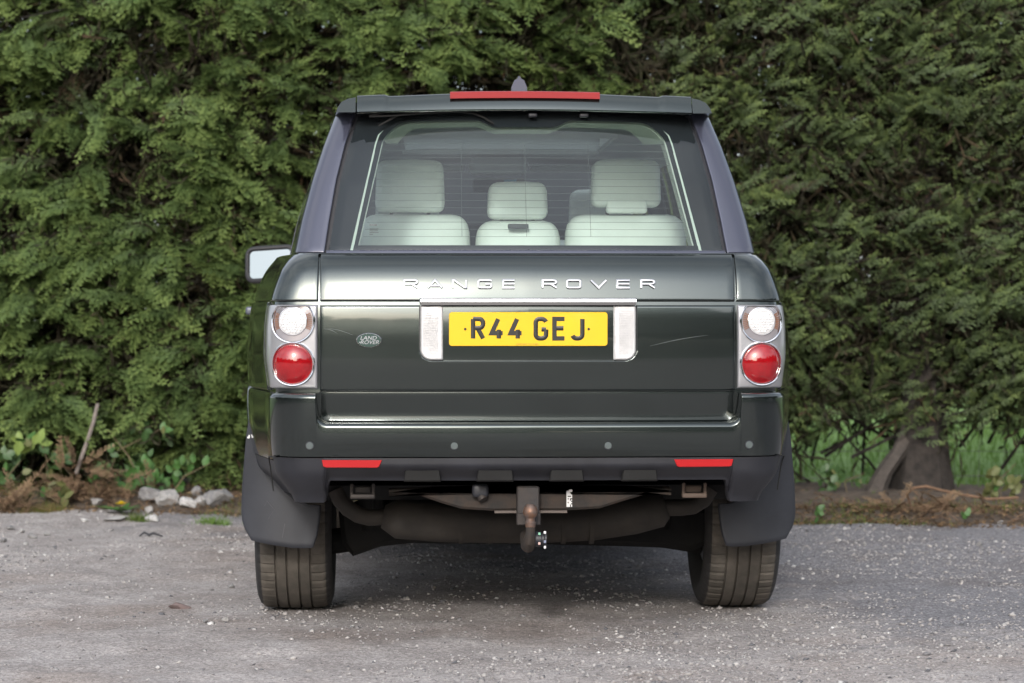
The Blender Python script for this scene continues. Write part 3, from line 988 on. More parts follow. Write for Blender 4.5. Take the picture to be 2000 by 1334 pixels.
# axle: subframe, lower arms, drive shafts
mb = MB()
o = [(690, 1085), (668, 1060), (662, 1000), (700, 985), (1340, 985), (1395, 1000), (1390, 1060), (1352, 1078), (1300, 1071), (1200, 1067), (1000, 1062), (800, 1060), (745, 1066)]
o = [(q(u, v, 1.0)[0], q(u, v, 1.0)[2]) for u, v in o]
mb.prism(o[::-1], -.2, .08, f5(1.05), .02)
mb.build('rear_subframe', UNDER, CAR, angle=40)
for sg in (-1, 1):
    MB().tube([(sg * .20, 1.1, .30), (sg * .45, 1.1, .27), (sg * .70, 1.1, .24)], [.05, .04, .05], 10).build('suspension_arm', UNDER, CAR)
    MB().tube([(sg * .52, .98, .30), (sg * .56, .98, .62)], .045, 12).build('air_spring', UNDER, CAR)
MB().rbox((0, 1.15, .36), (.36, .34, .20), .08, 4).build('differential', UNDER, CAR)

# ------------------------------------------------------------------ greenhouse
# rear screen plane and roof sides: half widths and positions by height
GZ = [1.28, 1.40, 1.54, 1.66, 1.76, 1.80]
GW = [.772, .750, .716, .680, .645, .628]      # outer half width at the tail
GM = [.872, .845, .800, .755, .705, .690]      # outer half width at mid car
GR = [.095, .150, .212, .268, .322, .345]      # y of the tail by height
GF = [3.78, 3.62, 3.43, 3.26, 3.12, 3.07]      # y of the windscreen by height
GE = [.662, .646, .624, .597, .568, .556]      # half width of the rear screen
def gplan(z):
    k = ('g', round(z, 5))
    if k in _cache: return _cache[k]
    W, M_, y0, yf = (ipl(z, GZ, a) for a in (GW, GM, GR, GF))
    pts = [(0, y0), (W * .55, y0 + .008), (W, y0 + .060), (W + (M_ - W) * .45, y0 + .55), (M_, 1.8), (M_ * .985, yf - .35), (M_ * .86, yf - .04), (0, yf + .10)]
    pl_ = rpoly(pts, [0, .35, .055, .4, .5, .3, .10, 0], 8)
    a = np.array([[p.x, p.y] for p in pl_])
    s = np.concatenate([[0], np.cumsum(np.linalg.norm(np.diff(a, axis=0), axis=1))])
    _cache[k] = (s, a); return _cache[k]
def gp(s, z, off=0.0):
    S, A = gplan(z); sg = -1 if s < 0 else 1; s = abs(s)
    e = .012
    I = lambda t: (np.interp(t, S, A[:, 0]), np.interp(t, S, A[:, 1]))
    x, y = I(s); x1, y1 = I(s + e); x0, y0 = I(max(s - e, 0))
    tx, ty = x1 - x0, y1 - y0; m = math.hypot(tx, ty) or 1
    nx, ny = ty / m, -tx / m
    if s < 1e-6: nx, ny = 0, -1
    return (sg * (x + nx * off), y + ny * off, z)
def g_s_y(y, z):
    S, A = gplan(z); i = int(np.argmax(A[:, 0] > ipl(z, GZ, GW) * .97))
    j = len(A) - 1
    return float(np.interp(y, A[i:j, 1], S[i:j]))

Z0, Z1 = 1.292, 1.782
# rear screen: a thin pane with a painted black edge behind it
def rg(a, b, off):
    z = lerp(Z0 + .002, Z1, b); e = ipl(z, GZ, GE)
    return gp(lerp(-e, e, a), z, off)
SCREEN = patch(rg, 40, 24, 1.2, .5, .003, .005).build('rear_screen', GLASS, CAR, angle=50)
# black edge: everything between the pane outline and the clear opening
def clear_top(x):
    x = abs(x)
    t = lerp(1.722, 1.747, smooth(.095, .165, x))
    return t - .010 * (x / .5) ** 2 - (.055 * max(0, (x - .39) / .09) ** 2.2)
def clear_half(z):
    return lerp(.562, .474, (z - 1.318) / (1.72 - 1.318))
NZ = 40
P_top, P_bot, P_l = [], [], []
xs = np.linspace(-.505, .505, 120)
mb = MB()
P = [[gp(x, lerp(clear_top(x), Z1 + .01, t), -.007) for t in np.linspace(0, 1, 8)] for x in np.linspace(-.56, .56, 140)]
mb.grid(P)
P = [[gp(x, lerp(Z0 - .002, 1.316, t), -.007) for t in (0, .5, 1)] for x in np.linspace(-.66, .66, 60)]
mb.grid(P)
for sg in (-1, 1):
    P = []
    for z in np.linspace(1.316, 1.76, 40):
        e = ipl(z, GZ, GE); c = clear_half(z)
        if z > 1.66: c -= .03 * ((z - 1.66) / .06) ** 2 if z < 1.74 else 0
        P.append([gp(sg * lerp(c, e, t), z, -.0075) for t in np.linspace(0, 1, 6)])
    mb.grid(P)
mb.build('screen_black_edge', FRIT, SCREEN, smooth=True)
mb = MB()
for k in range(14):
    z = 1.345 + k * .0245
    c = clear_half(z) - .012
    mb.tube([gp(x, z, -.0065) for x in np.linspace(-c, c, 20)], .0006, 4)
for x in (-.215, .0, .215):
    mb.tube([gp(x, z, -.0065) for z in np.linspace(1.345, 1.66, 10)], .0006, 4)
mb.build('heating_lines', LINE, SCREEN)
mb = MB()
for k in range(5):
    mb.prism(rrect(-.523, -.523 + (.012, .03, .028, .03, .024)[k] , 1.352 + k * .006 - (0 if k < 4 else -.006), 1.354 + k * .006 - (0 if k < 4 else -.009), .0004), -.003, .0012, gp)
mb.build('glass_markings', LINE, SCREEN, smooth=False)
# rubber strip under the screen
def sr(a, b, off):
    z = lerp(1.2865, 1.2995, b)
    return gp(lerp(-.668, .668, a), max(z, 1.281), off + .006)
patch(sr, 40, 3, 1.33, .013, .003, .02).build('screen_seal', BLACKGLOSS, SCREEN)
# D pillars
for sg in (-1, 1):
    def dp(a, b, off):
        z = lerp(1.2905, 1.772, b)
        s0 = ipl(z, GZ, GE) + .014; s1 = g_s_y(ipl(z, GZ, GR) + .46, z)
        return gp(sg * lerp(s0, s1, a), z, off)
    patch(dp, 30, 26, .6, .5, .006, .03).build('rear_pillar', BLACKGLOSS, CAR, angle=50)
    # dark channel between pillar and screen
    P = [[gp(sg * (ipl(z, GZ, GE) + t), z, -.022) for t in (-.012, .03)] for z in np.linspace(1.285, 1.785, 20)]
    MB().grid(P).build('pillar_seal', PLASTIC, CAR)
    # side windows and pillars
    def strip(y0, y1, name, m, off0=0.0, zlo=1.30, zhi=1.765, thick=.012):
        def fn(a, b, off):
            z = lerp(zlo, zhi, b)
            ya = y0(z) if callable(y0) else y0; yb = y1(z) if callable(y1) else y1
            return gp(sg * lerp(g_s_y(ya, z), g_s_y(yb, z), a), z, off + off0)
        return patch(fn, 14, 12, .8, .46, .003, thick).build(name, m, CAR, angle=50)
    rear0 = lambda z: ipl(z, GZ, GR) + .50
    strip(rear0, 1.02, 'side_window', SGLASS, -.004, thick=.004)
    strip(1.03, 1.10, 'side_pillar', BLACKGLOSS)
    strip(1.11, 1.98, 'side_window', SGLASS, -.004, thick=.004)
    strip(1.99, 2.08, 'side_pillar', BLACKGLOSS)
    strip(2.09, lambda z: ipl(z, GZ, GF) - .34, 'side_window', SGLASS, -.004, thick=.004)
    strip(lambda z: ipl(z, GZ, GF) - .33, lambda z: ipl(z, GZ, GF) - .13, 'windscreen_pillar', BLACKGLOSS)
    # cream inner trim beside the rear screen
    P = []
    for z in np.linspace(1.29, 1.725, 16):
        e = clear_half(z) - .03 * max(0, (z - 1.68) / .045) ** 2
        y = ipl(z, GZ, GR)
        P.append([(sg * (e + .03), y + .46, z), (sg * (e + .002), y + .22, z), (sg * (e - .006), y + .045, z), (sg * (e + .02), y + .035, z)])
    MB().grid(P).build('pillar_trim', TRIM, CAR)
MB().grid([[gp(x, clear_top(x) + dz_, -dy_) for dz_, dy_ in ((.006, .03), (-.006, .032), (-.012, .07), (-.002, .30))] for x in np.linspace(-.48, .48, 80)]).build('headliner_edge', mat('pale_green_trim', (.36, .40, .34), rough=.7), CAR)
# windscreen
def ws(a, b, off):
    z = lerp(1.285, 1.775, b); S, A = gplan(z)
    w = ipl(z, GZ, GM) * .80
    x = lerp(-w, w, a)
    y = ipl(z, GZ, GF) + .10 - .12 * (x / w) ** 2
    return (x, y + off, z)
patch(ws, 20, 10, 1.3, .8, .003, .005).build('windscreen', WGLASS, CAR, angle=50)

# ---- roof with a sunroof
RX = np.linspace(-1, 1, 49); RY = np.concatenate([np.linspace(.36, 3.16, 57)])
def roofpt(t, y, dz=0.0):
    W = float(np.interp(y, [.36, .9, 1.8, 2.8, 3.16], [.628, .668, .690, .680, .56]))
    z = 1.800 + .062 * (1 - abs(t) ** 2.6) * float(np.interp(y, [.36, .8, 1.8, 2.7, 3.16], [.50, .85, 1.0, .85, .35]))
    if abs(t) > .9: z -= .020 * ((abs(t) - .9) / .1) ** 2
    return (W * t, y, z + dz)
SX, SY0, SY1 = .62, 1.55, 2.50
def hole(i, j):
    y = (RY[i] + RY[i + 1]) / 2; t = (RX[j] + RX[j + 1]) / 2
    return SY0 < y < SY1 and abs(t) < SX
ROOF = MB().grid([[roofpt(t, y) for t in RX] for y in RY], skip=hole).build('roof_panel', PAINT, CAR, angle=50)
MB().grid([[roofpt(t, y, .003) for t in np.linspace(-SX - .02, SX + .02, 20)] for y in np.linspace(SY0 - .03, SY1 + .03, 12)]).build('sunroof_glass', WGLASS, ROOF)
def hl(t, y):
    p = roofpt(t, y); return (p[0] * .96, y, min(p[2] - .055, 1.79) - (.03 * max(0, (abs(t) - .75) / .25) ** 2))
LIN = MB().grid([[hl(t, y) for t in RX] for y in RY], skip=hole).build('headliner', HEADLINER, CAR)
mb = MB()
for y in (SY0 - .02, SY1 + .02):
    mb.grid([[(t * .68, y, z) for z in (1.768, 1.855)] for t in np.linspace(-SX, SX, 10)])
for sg in (-1, 1):
    mb.grid([[(sg * SX * .68, y, z) for z in (1.776, 1.855)] for y in np.linspace(SY0, SY1, 10)])
mb.build('sunroof_frame', mat('pale_headliner_edge', (.80, .82, .80), rough=.8), LIN)
# roof edge rails ending in the corner pieces beside the spoiler
for sg in (-1, 1):
    P = []
    for y in np.linspace(.275, 3.1, 40):
        W = float(np.interp(y, [.27, .36, .9, 1.8, 2.8, 3.16], [.632, .636, .674, .696, .686, .60]))
        k = float(np.interp(y, [.27, .36, .6], [0, .85, 1]))
        sec = [(.575, 1.768), (.640, 1.768), (.636, 1.785), (.622, 1.806), (.600, 1.817), (.575, 1.822)]
        P.append([(sg * (x + (W - .636)), y + (max(0, z - 1.768) * .7 if y < .28 else 0), z) for x, z in sec])
    mb = MB().grid(P, closed_v=True)
    mb.f.append(tuple(range(6)))
    mb.build('roof_rail', PAINT, CAR, angle=30)
# ---- spoiler
def sp_fn(x):
    ar = .014 * (x / .56) ** 2
    notch = .006 * smooth(.455, .475, abs(x)) - .004 * smooth(.1, .45, abs(x))
    tp = 1.838 - ar + notch
    return [(x, .262, 1.776 - ar * .8), (x, .258, 1.7795 - ar * .8), (x, .260, 1.786 - ar), (x, .277, tp - .008), (x, .286, tp - .001), (x, .315, tp + .001), (x, .60, 1.842 - ar + .004), (x, .60, 1.80 - ar), (x, .37, 1.778 - ar * .8), (x, .275, 1.774 - ar * .8)]
X_ = sorted(set(list(np.round(np.linspace(-.566, .566, 40), 5)) + [sg * v_ for sg in (-1, 1) for v_ in (.452, .458, .464, .470, .478)]))
mb = MB().grid([sp_fn(x) for x in X_], closed_v=True)
mb.f.append(tuple(range(10))); mb.f.append(tuple(len(mb.v) - 1 - k for k in range(10)))
SPO = mb.build('roof_spoiler', PAINT, CAR, angle=35)
P = []
for x in np.linspace(-.252, .254, 24):
    ar = .014 * (x / .56) ** 2
    P.append([(x, .278, 1.816 - ar), (x, .262, 1.8175 - ar), (x, .264, 1.838 - ar), (x, .276, 1.8415 - ar), (x, .31, 1.842 - ar)])
mb = MB().grid(P); mb.f.append((0, 1, 2, 3, 4)); mb.f.append(tuple(len(mb.v) - 1 - k for k in range(5)))
MB.build(mb, 'high_brake_lamp', mat('brake_lamp_red', (.26, .005, .008), rough=.5, spec=.25), SPO, angle=40)
for u in (1040, 1140):
    c = q(u, 217, .31)
    MB().rbox((c[0], .30, 1.762), (.03, .03, .014), .005, 3).build('washer_jet', PLASTIC, SPO)
# wiper
WIP = MB()
WIP.tube([q(u, v, .30) for u, v in ((965, 243), (945, 230), (925, 222), (890, 219), (780, 225), (740, 247))][::-1], .0035, 6)
WIP.tube([q(u, v, .285) for u, v in ((722, 228), (745, 221), (780, 217), (860, 215))], .004, 6)
WIP.tube([q(u, v, .285) for u, v in ((722, 229), (770, 227), (850, 220))], .003, 6)
WIP.build('rear_wiper', UNDER, CAR)
# aerial fin
def fin(x, z, d): return (x, .80 - d, z)
mb = MB()
P = []
for k in range(12):
    t = k / 11; y = .70 + .26 * t
    h = .068 * (1 - t) ** .7; wb = .026 * math.sqrt(1 - t) + .003
    base = roofpt(0, y)[2] - .004
    zt_ = base + .02 + h
    P.append([(-wb, y, base), (-wb * .96, y, base + .02 + h * .42), (-wb * .60, y, base + .024 + h * .72), (-.006, y, base + .026 + h * .80), (-.003, y, zt_), (.003, y, zt_), (.006, y, base + .026 + h * .80), (wb * .60, y, base + .024 + h * .72), (wb * .96, y, base + .02 + h * .42), (wb, y, base)])
mb.grid(P); mb.f.append(tuple(range(10)))
mb.build('aerial_fin', BLACKGLOSS, CAR, angle=40)

# ---- interior
def seat(cx, w, zt_, name, y=1.00):
    s_ = empty('rear_seat', (0, 0, 0)); s_.parent = CAR
    MB().rbox((cx, y, zt_ - .33), (w, .17, .66), .065, 6, f=lambda a, b, c: (a * (1 - .06 * max(0, c / .33)), b + .05 * c, c)).build('seat_back', LEATHER, s_)
    MB().rbox((cx, y + .35, .80), (w, .55, .16), .06, 5).build('seat_cushion', LEATHER, s_)
    return s_
def headrest(cx, z0, z1, w, parent, y=1.00, kind=0):
    h = z1 - z0
    hd = MB().rbox((cx, y, (z0 + z1) / 2), (w, .12, h), .030, 6, f=lambda a, b, c: (a * (1 - .05 * (c / h)), b + .03 * (a / w) ** 2, c - .007 * (2 * a / w) ** 2 * (1 if c > 0 else 0))).build('headrest', LEATHER, parent)
    mb = MB()
    for sg in (-1, 1): mb.tube([(cx + sg * w * .27, y, z0 + .03), (cx + sg * w * .27, y, z0 - .10)], .007, 8)
    mb.build('headrest_post', STEEL, parent)
    return hd
sL = seat(-.372, .425, 1.452, 'rear_seat'); headrest(-.388, 1.458, 1.652, .25, sL)
sC = seat(.008, .325, 1.430, 'rear_seat'); headrest(.006, 1.432, 1.572, .218, sC)
sR = seat(.405, .465, 1.452, 'rear_seat'); hR = headrest(.405, 1.478, 1.655, .252, sR)
MB().rbox((.405, .965, 1.482), (.150, .05, .055), .012, 4).build('headrest_pad', LEATHER, sR)
MB().rbox((.005, .905, 1.405), (.075, .02, .018), .004, 3).build('seat_latch', DARKTRIM, sC)
for cx in (-.40, .40):
    fs_ = empty('front_seat', (0, 0, 0)); fs_.parent = CAR
    MB().rbox((cx, 2.15, 1.02), (.50, .18, .74), .07, 5).build('seat_back', LEATHER, fs_)
    MB().rbox((cx, 2.48, .78), (.50, .55, .18), .07, 5).build('seat_cushion', LEATHER, fs_)
    headrest(cx, 1.42, 1.60, .26, fs_, 2.13)
MB().rbox((0, 3.35, 1.20), (1.50, .60, .26), .08, 5).build('dashboard', DARKTRIM, CAR)
sw_ = MB().lathe([(.19, -.014), (.204, 0), (.19, .014), (.176, 0)], (.38, 2.90, 1.20), 'Y', 32, closed=True).build('steering_wheel', DARKTRIM, CAR)
MB().box((0, .52, 1.262), (1.22, .72, .02)).build('load_cover', TRIM, CAR, smooth=False)
# overhead console and sun visors at the top of the windscreen
MB().rbox((-.0, 2.86, 1.735), (.26, .22, .07), .03, 4).build('overhead_console', HEADLINER, CAR)
for sg in (-1, 1):
    MB().rbox((sg * .36, 3.02, 1.735), (.42, .16, .022), .009, 4).build('sun_visor', HEADLINER, CAR)
MB().rbox((.01, 2.93, 1.655), (.24, .04, .065), .018, 4).build('interior_mirror', DARKTRIM, CAR)
MB().box((.055, 2.905, 1.672), (.055, .004, .016)).build('mirror_sunstrip', mat('blue_sunstrip', (.05, .30, .50), rough=.4), CAR, smooth=False)  # blue sunstrip on the interior mirror, in its own colour
mb = MB()
for sg in (-1, 1):
    mb.grid([[(sg * .80, y, z) for z in (.55, 1.28)] for y in (.3, 3.6)])
mb.build('door_lining', DARKTRIM, CAR, smooth=False)

# ---- door mirrors and door handles
for sg in (-1, 1):
    c = (sg * 1.018, 3.22, 1.310)
    HZ = .085
    mirror = MB()
    def mw(a, b, c_): return (a * (1 + .0 * c_), b * (1 - .35 * (a / .13) ** 2) - .02 * 0, c_ - .006 * (sg * a / .1))
    mirror.rbox(c, (.235, .15, .17), .05, 5, f=mw)
    M_ = mirror.build('door_mirror', mat('mirror_shell', (.016, .016, .019), rough=.42), CAR)
    o = rrect(-.098, .098, -.068, .066, .028)
    fmir = lambda x, z, d: (c[0] + x, 3.118 - d + .28 * sg * x + .10 * z, c[2] + z - .006 * (sg * x / .1))
    MB().prism(o, -.004, .004, fmir).build('mirror_glass', MIRROR, M_)
    rim = [fmir(x * 1.06, z * 1.08, .004) for x, z in o]
    MB().tube(rim + rim[:1], .011, 10).build('mirror_surround', MATS['mirror_shell'], M_)
    MB().rbox((sg * .915, 3.25, 1.285), (.12, .06, .06), .02, 3).build('mirror_arm', PLASTIC, M_)
    for y in (1.52, 2.45):
        hd = MB().rbox((sg * 1.003, y, 1.098), (.030, .20, .032), .010, 4).build('door_handle', mat('handle_grey', (.11, .12, .15), rough=.4, metal=.3), CAR)
# door shut lines as dark grooves standing a hair proud of the skin
for sg in (-1, 1):
    for y in (1.02, 2.03, 3.25):
        pts = [bp(sg * s_at_y(max(y, 1.02 + .0 * z), z), z, -.0125) for z in np.linspace(.84 if y < 1.1 else .45, 1.285, 16)]
        MB().tube(pts, .003, 5).build('door_gap', UNDER, CAR)
    # lamps and grille at the nose
    MB().rbox((sg * .70, 4.74, .92), (.30, .10, .19), .03, 4).build('headlamp', CLEAR, CAR)
MB().rbox((0, 4.90, .93), (1.0, .08, .16), .02, 4).build('front_grille', DARKTRIM, CAR)

# ------------------------------------------------------------------ ground
def grid_mesh(name, xs, ys, zf, m, parent=None):
    X, Y = np.meshgrid(xs, ys)
    Z = zf(X, Y)
    nx, ny = len(xs), len(ys)
    co = np.stack([X, Y, Z], -1).reshape(-1, 3)
    i = np.arange(nx * ny).reshape(ny, nx)
    f = np.stack([i[:-1, :-1], i[:-1, 1:], i[1:, 1:], i[1:, :-1]], -1).reshape(-1, 4)
    return link(name, np_mesh(name, co, f, m, smooth=True), parent)

def np_mesh(name, co, faces, m, smooth=False, tint=None, mats=None):
    """faces: (n,k) int array, k = 3 or 4"""
    me = bpy.data.meshes.new(name)
    n, k = faces.shape
    me.vertices.add(len(co)); me.vertices.foreach_set('co', np.ascontiguousarray(co, dtype=np.float32).ravel())
    me.loops.add(n * k); me.loops.foreach_set('vertex_index', np.ascontiguousarray(faces, dtype=np.int32).ravel())
    me.polygons.add(n)
    me.polygons.foreach_set('loop_start', np.arange(0, n * k, k, dtype=np.int32))
    me.polygons.foreach_set('loop_total', np.full(n, k, dtype=np.int32))
    if smooth: me.polygons.foreach_set('use_smooth', np.ones(n, dtype=bool))
    me.materials.append(m)
    if tint is not None:
        a = me.attributes.new('tint', 'FLOAT', 'POINT'); a.data.foreach_set('value', np.ascontiguousarray(tint, dtype=np.float32))
    me.update(calc_edges=True)
    me.validate()
    return me

def gravel_material():
    m = bpy.data.materials.new('gravel_surface'); m.use_nodes = True
    t = m.node_tree; b = t.nodes['Principled BSDF']; n = t.nodes.new; l = t.links.new
    cd = n('ShaderNodeTexCoord')
    def noise(sc, det=5, ro=.6):
        k = n('ShaderNodeTexNoise'); k.inputs['Scale'].default_value = sc; k.inputs['Detail'].default_value = det; k.inputs['Roughness'].default_value = ro
        l(cd.outputs['Object'], k.inputs['Vector']); return k
    def ramp(src, p0, c0, p1, c1):
        r = n('ShaderNodeValToRGB'); r.color_ramp.elements[0].position = p0; r.color_ramp.elements[0].color = (*c0, 1)
        r.color_ramp.elements[1].position = p1; r.color_ramp.elements[1].color = (*c1, 1); l(src, r.inputs['Fac']); return r
    def mixc(fac, a, c, mode='MIX'):
        x = n('ShaderNodeMixRGB'); x.blend_type = mode
        if isinstance(fac, float): x.inputs['Fac'].default_value = fac
        else: l(fac, x.inputs['Fac'])
        l(a, x.inputs[1]); l(c, x.inputs[2]); return x
    # trodden pale dirt on the left and front, blue grey chippings on the right towards the hedge
    dirt = ramp(noise(3.0).outputs['Fac'], .3, (.30, .274, .262), .7, (.425, .398, .385))
    chip = ramp(noise(95, 3, .7).outputs['Fac'], .36, (.105, .107, .122), .66, (.31, .305, .318))
    sep = n('ShaderNodeSeparateXYZ'); l(cd.outputs['Object'], sep.inputs['Vector'])
    zone = n('ShaderNodeMath'); zone.operation = 'MULTIPLY_ADD'; zone.inputs[1].default_value = .30; zone.inputs[2].default_value = -.28
    l(sep.outputs['X'], zone.inputs[0])
    z2 = n('ShaderNodeMath'); z2.operation = 'MULTIPLY_ADD'; z2.inputs[1].default_value = .20; l(sep.outputs['Y'], z2.inputs[0]); 
    z2.inputs[2].default_value = -1.85
    add = n('ShaderNodeMath'); l(zone.outputs[0], add.inputs[0]); l(z2.outputs[0], add.inputs[1])
    nz_ = noise(1.6, 6, .65); a2 = n('ShaderNodeMath'); a2.operation = 'MULTIPLY_ADD'; a2.inputs[1].default_value = 1.6; l(nz_.outputs['Fac'], a2.inputs[0]); l(add.outputs[0], a2.inputs[2])
    zr = ramp(a2.outputs[0], .65, (0, 0, 0), 1.15, (.85, .85, .85))
    base = mixc(zr.outputs['Color'], dirt.outputs['Color'], chip.outputs['Color'])
    fine = ramp(noise(120, 5, .8).outputs['Fac'], .36, (.50, .50, .52), .64, (1.36, 1.35, 1.34))
    c2 = mixc(.85, base.outputs['Color'], fine.outputs['Color'], 'MULTIPLY')
    # damp brown patches
    pat = ramp(noise(1.1, 4).outputs['Fac'], .5, (1, 1, 1), .72, (.70, .62, .56))
    c3 = mixc(.8, c2.outputs['Color'], pat.outputs['Color'], 'MULTIPLY')
    # single grains
    vo = n('ShaderNodeTexVoronoi'); vo.inputs['Scale'].default_value = 85; l(cd.outputs['Object'], vo.inputs['Vector'])
    vs_ = n('ShaderNodeSeparateColor'); l(vo.outputs['Color'], vs_.inputs['Color'])
    vr = ramp(vs_.outputs['Red'], .0, (.70, .69, .69), 1.0, (1.22, 1.22, 1.22))
    c4 = mixc(.9, c3.outputs['Color'], vr.outputs['Color'], 'MULTIPLY')
    l(c4.outputs['Color'], b.inputs['Base Color'])
    b.inputs['Roughness'].default_value = .92; b.inputs['Specular IOR Level'].default_value = .25
    bu = n('ShaderNodeBump'); bu.inputs['Strength'].default_value = .6; bu.inputs['Distance'].default_value = .008
    l(noise(110, 4, .7).outputs['Fac'], bu.inputs['Height']); l(bu.outputs['Normal'], b.inputs['Normal'])
    return m
GRAVEL = gravel_material()
EDGE = lambda X: 13.15 - .17 * X + .0 * X          # where the gravel stops at the verge (nearer on the right)
def gz(X, Y):
    near = np.exp(-((np.maximum(np.abs(X) - 3.5, 0)) / .6) ** 2)
    z = (fbm(X * .9 + 40, Y * .9, 3) - .5) * .05 + (fbm(X * 7 + 9, Y * 7, 5, 5) - .5) * .030 * near
    # keep it level under the tyres
    w = np.exp(-(((np.abs(X - .0) - .8) / .5) ** 2 + ((Y - 9.3) / .7) ** 2))
    return z * (1 - .9 * w) - .004
xs = np.concatenate([[-120, -60, -30, -16, -9, -6, -4.6], np.linspace(-3.9, 3.9, 270), [4.6, 6, 9, 16, 30, 60, 120]])
ys = np.concatenate([[-11, -7, -3, 1, 4, 6], np.linspace(6.7, 13.9, 260)])
tag(grid_mesh('gravel_lot', xs, ys, gz, GRAVEL), kind='structure')

SOIL = mat('verge_soil', (.055, .042, .032), rough=.95, c2=(.12, .092, .070), vscale=14, bump=.5, bscale=90)
def verge_z(X, Y):
    t = np.clip((Y - EDGE(X)) / .35, 0, 1); t = t * t * (3 - 2 * t)
    e = (fbm(X * 2.2, Y * 2.2, 21) - .5) * .16
    return -.05 + t * .085 + e * .5 * t + (fbm(X * 13, Y * 13, 27) - .5) * .03 + .03 * np.clip(-X - .5, 0, 1) * t
xs = np.concatenate([[-60, -20, -8], np.linspace(-4.2, 4.2, 240), [8, 20, 60]])
ys = np.linspace(12.2, 15.4, 100)
tag(grid_mesh('verge', xs, ys, verge_z, SOIL), kind='structure')
def lawn_material():
    return mat('lawn_grass', (.10, .19, .035), rough=.9, c2=(.16, .27, .055), vscale=5, bump=.5, bscale=60)
tag(grid_mesh('lawn', np.linspace(-160, 160, 60), np.concatenate([np.linspace(15.0, 30, 20), [45, 80, 140, 260]]), lambda X, Y: -.02 + 0 * X + (fbm(X * .5, Y * .5, 31) - .5) * .06, lawn_material()), kind='structure')
tag(grid_mesh('field', np.linspace(-300, 300, 12), np.linspace(-300, 16, 12), lambda X, Y: -.12 + 0 * X, mat('rough_grass', (.045, .070, .025), rough=.95, var=.3, vscale=.4)), kind='structure')

# loose stones of the gravel
def scatter(name, n, tv, tf, pos, rot, scl, m, tint=None, parent=None, smooth=False):
    """copies of a small template joined into one mesh. pos (n,3), rot (n,3,3), scl (n,3)"""
    V = np.einsum('nij,kj->nki', rot, tv) if scl is None else np.einsum('nij,nkj->nki', rot, tv[None] * scl[:, None, :])
    V = V + pos[:, None, :]
    k = len(tv)
    F = (tf[None] + (np.arange(n) * k)[:, None, None]).reshape(-1, tf.shape[1])
    T = None if tint is None else np.repeat(tint, k)
    return link(name, np_mesh(name, V.reshape(-1, 3), F, m, smooth=smooth, tint=T), parent)
def rand_rot(n, rng, tilt=1.0):
    a = rng.random(n) * 2 * np.pi
    u = rng.normal(size=(n, 3)) * tilt; u[:, 2] += 1; u /= np.linalg.norm(u, axis=1)[:, None]
    x = np.stack([np.cos(a), np.sin(a), 0 * a], 1); x -= u * (x * u).sum(1)[:, None]; x /= np.linalg.norm(x, axis=1)[:, None]
    y = np.cross(u, x)
    return np.stack([x, y, u], -1)
octv = np.array([[1, 0, -.2], [.3, .9, .1], [-.8, .5, -.1], [-.7, -.6, .15], [.4, -.9, -.1], [.1, .1, .8], [0, 0, -.7]])
octf = np.array([[0, 1, 5], [1, 2, 5], [2, 3, 5], [3, 4, 5], [4, 0, 5], [1, 0, 6], [2, 1, 6], [3, 2, 6], [4, 3, 6], [0, 4, 6]])
def ground_z(x, y): return gz(x, y)
STONE = attr_mat('gravel_stone', [(0, (.12, .12, .13)), (.35, (.30, .285, .28)), (.7, (.42, .40, .39)), (.93, (.48, .47, .46)), (1, (.62, .61, .60))], rough=.9, translucent=0.0)
n = 42000
d = 7.0 + 6.7 * RNG.random(n) ** 1.0
px_ = (RNG.random(n) - .5) * 2 * (.225 * d + .25)
dens = fbm(px_ * 1.3 + 7, d * 1.3, 51, 4) + .03 * np.clip(px_, -1, 2)
keep = (RNG.random(n) < np.clip((dens - .36) * 4.2, .12, 1)) & (d < EDGE(px_) + .1)
px_, d = px_[keep], d[keep]; n = len(d)
sz = .0022 + .0023 * RNG.gamma(1.2, 1, n); sz = np.minimum(sz, .019)
pos = np.stack([px_, d, ground_z(px_, d) + sz * .12], 1)
scl = np.stack([sz * (.8 + .5 * RNG.random(n)), sz * (.7 + .5 * RNG.random(n)), sz * (.45 + .4 * RNG.random(n))], 1)
tag(scatter('loose_gravel', n, octv, octf, pos, rand_rot(n, RNG, .35), scl, STONE, np.clip(RNG.normal(.40, .24, n), 0, 1)), 'loose grey and white chippings strewn over the parking ground', 'gravel', kind='stuff')

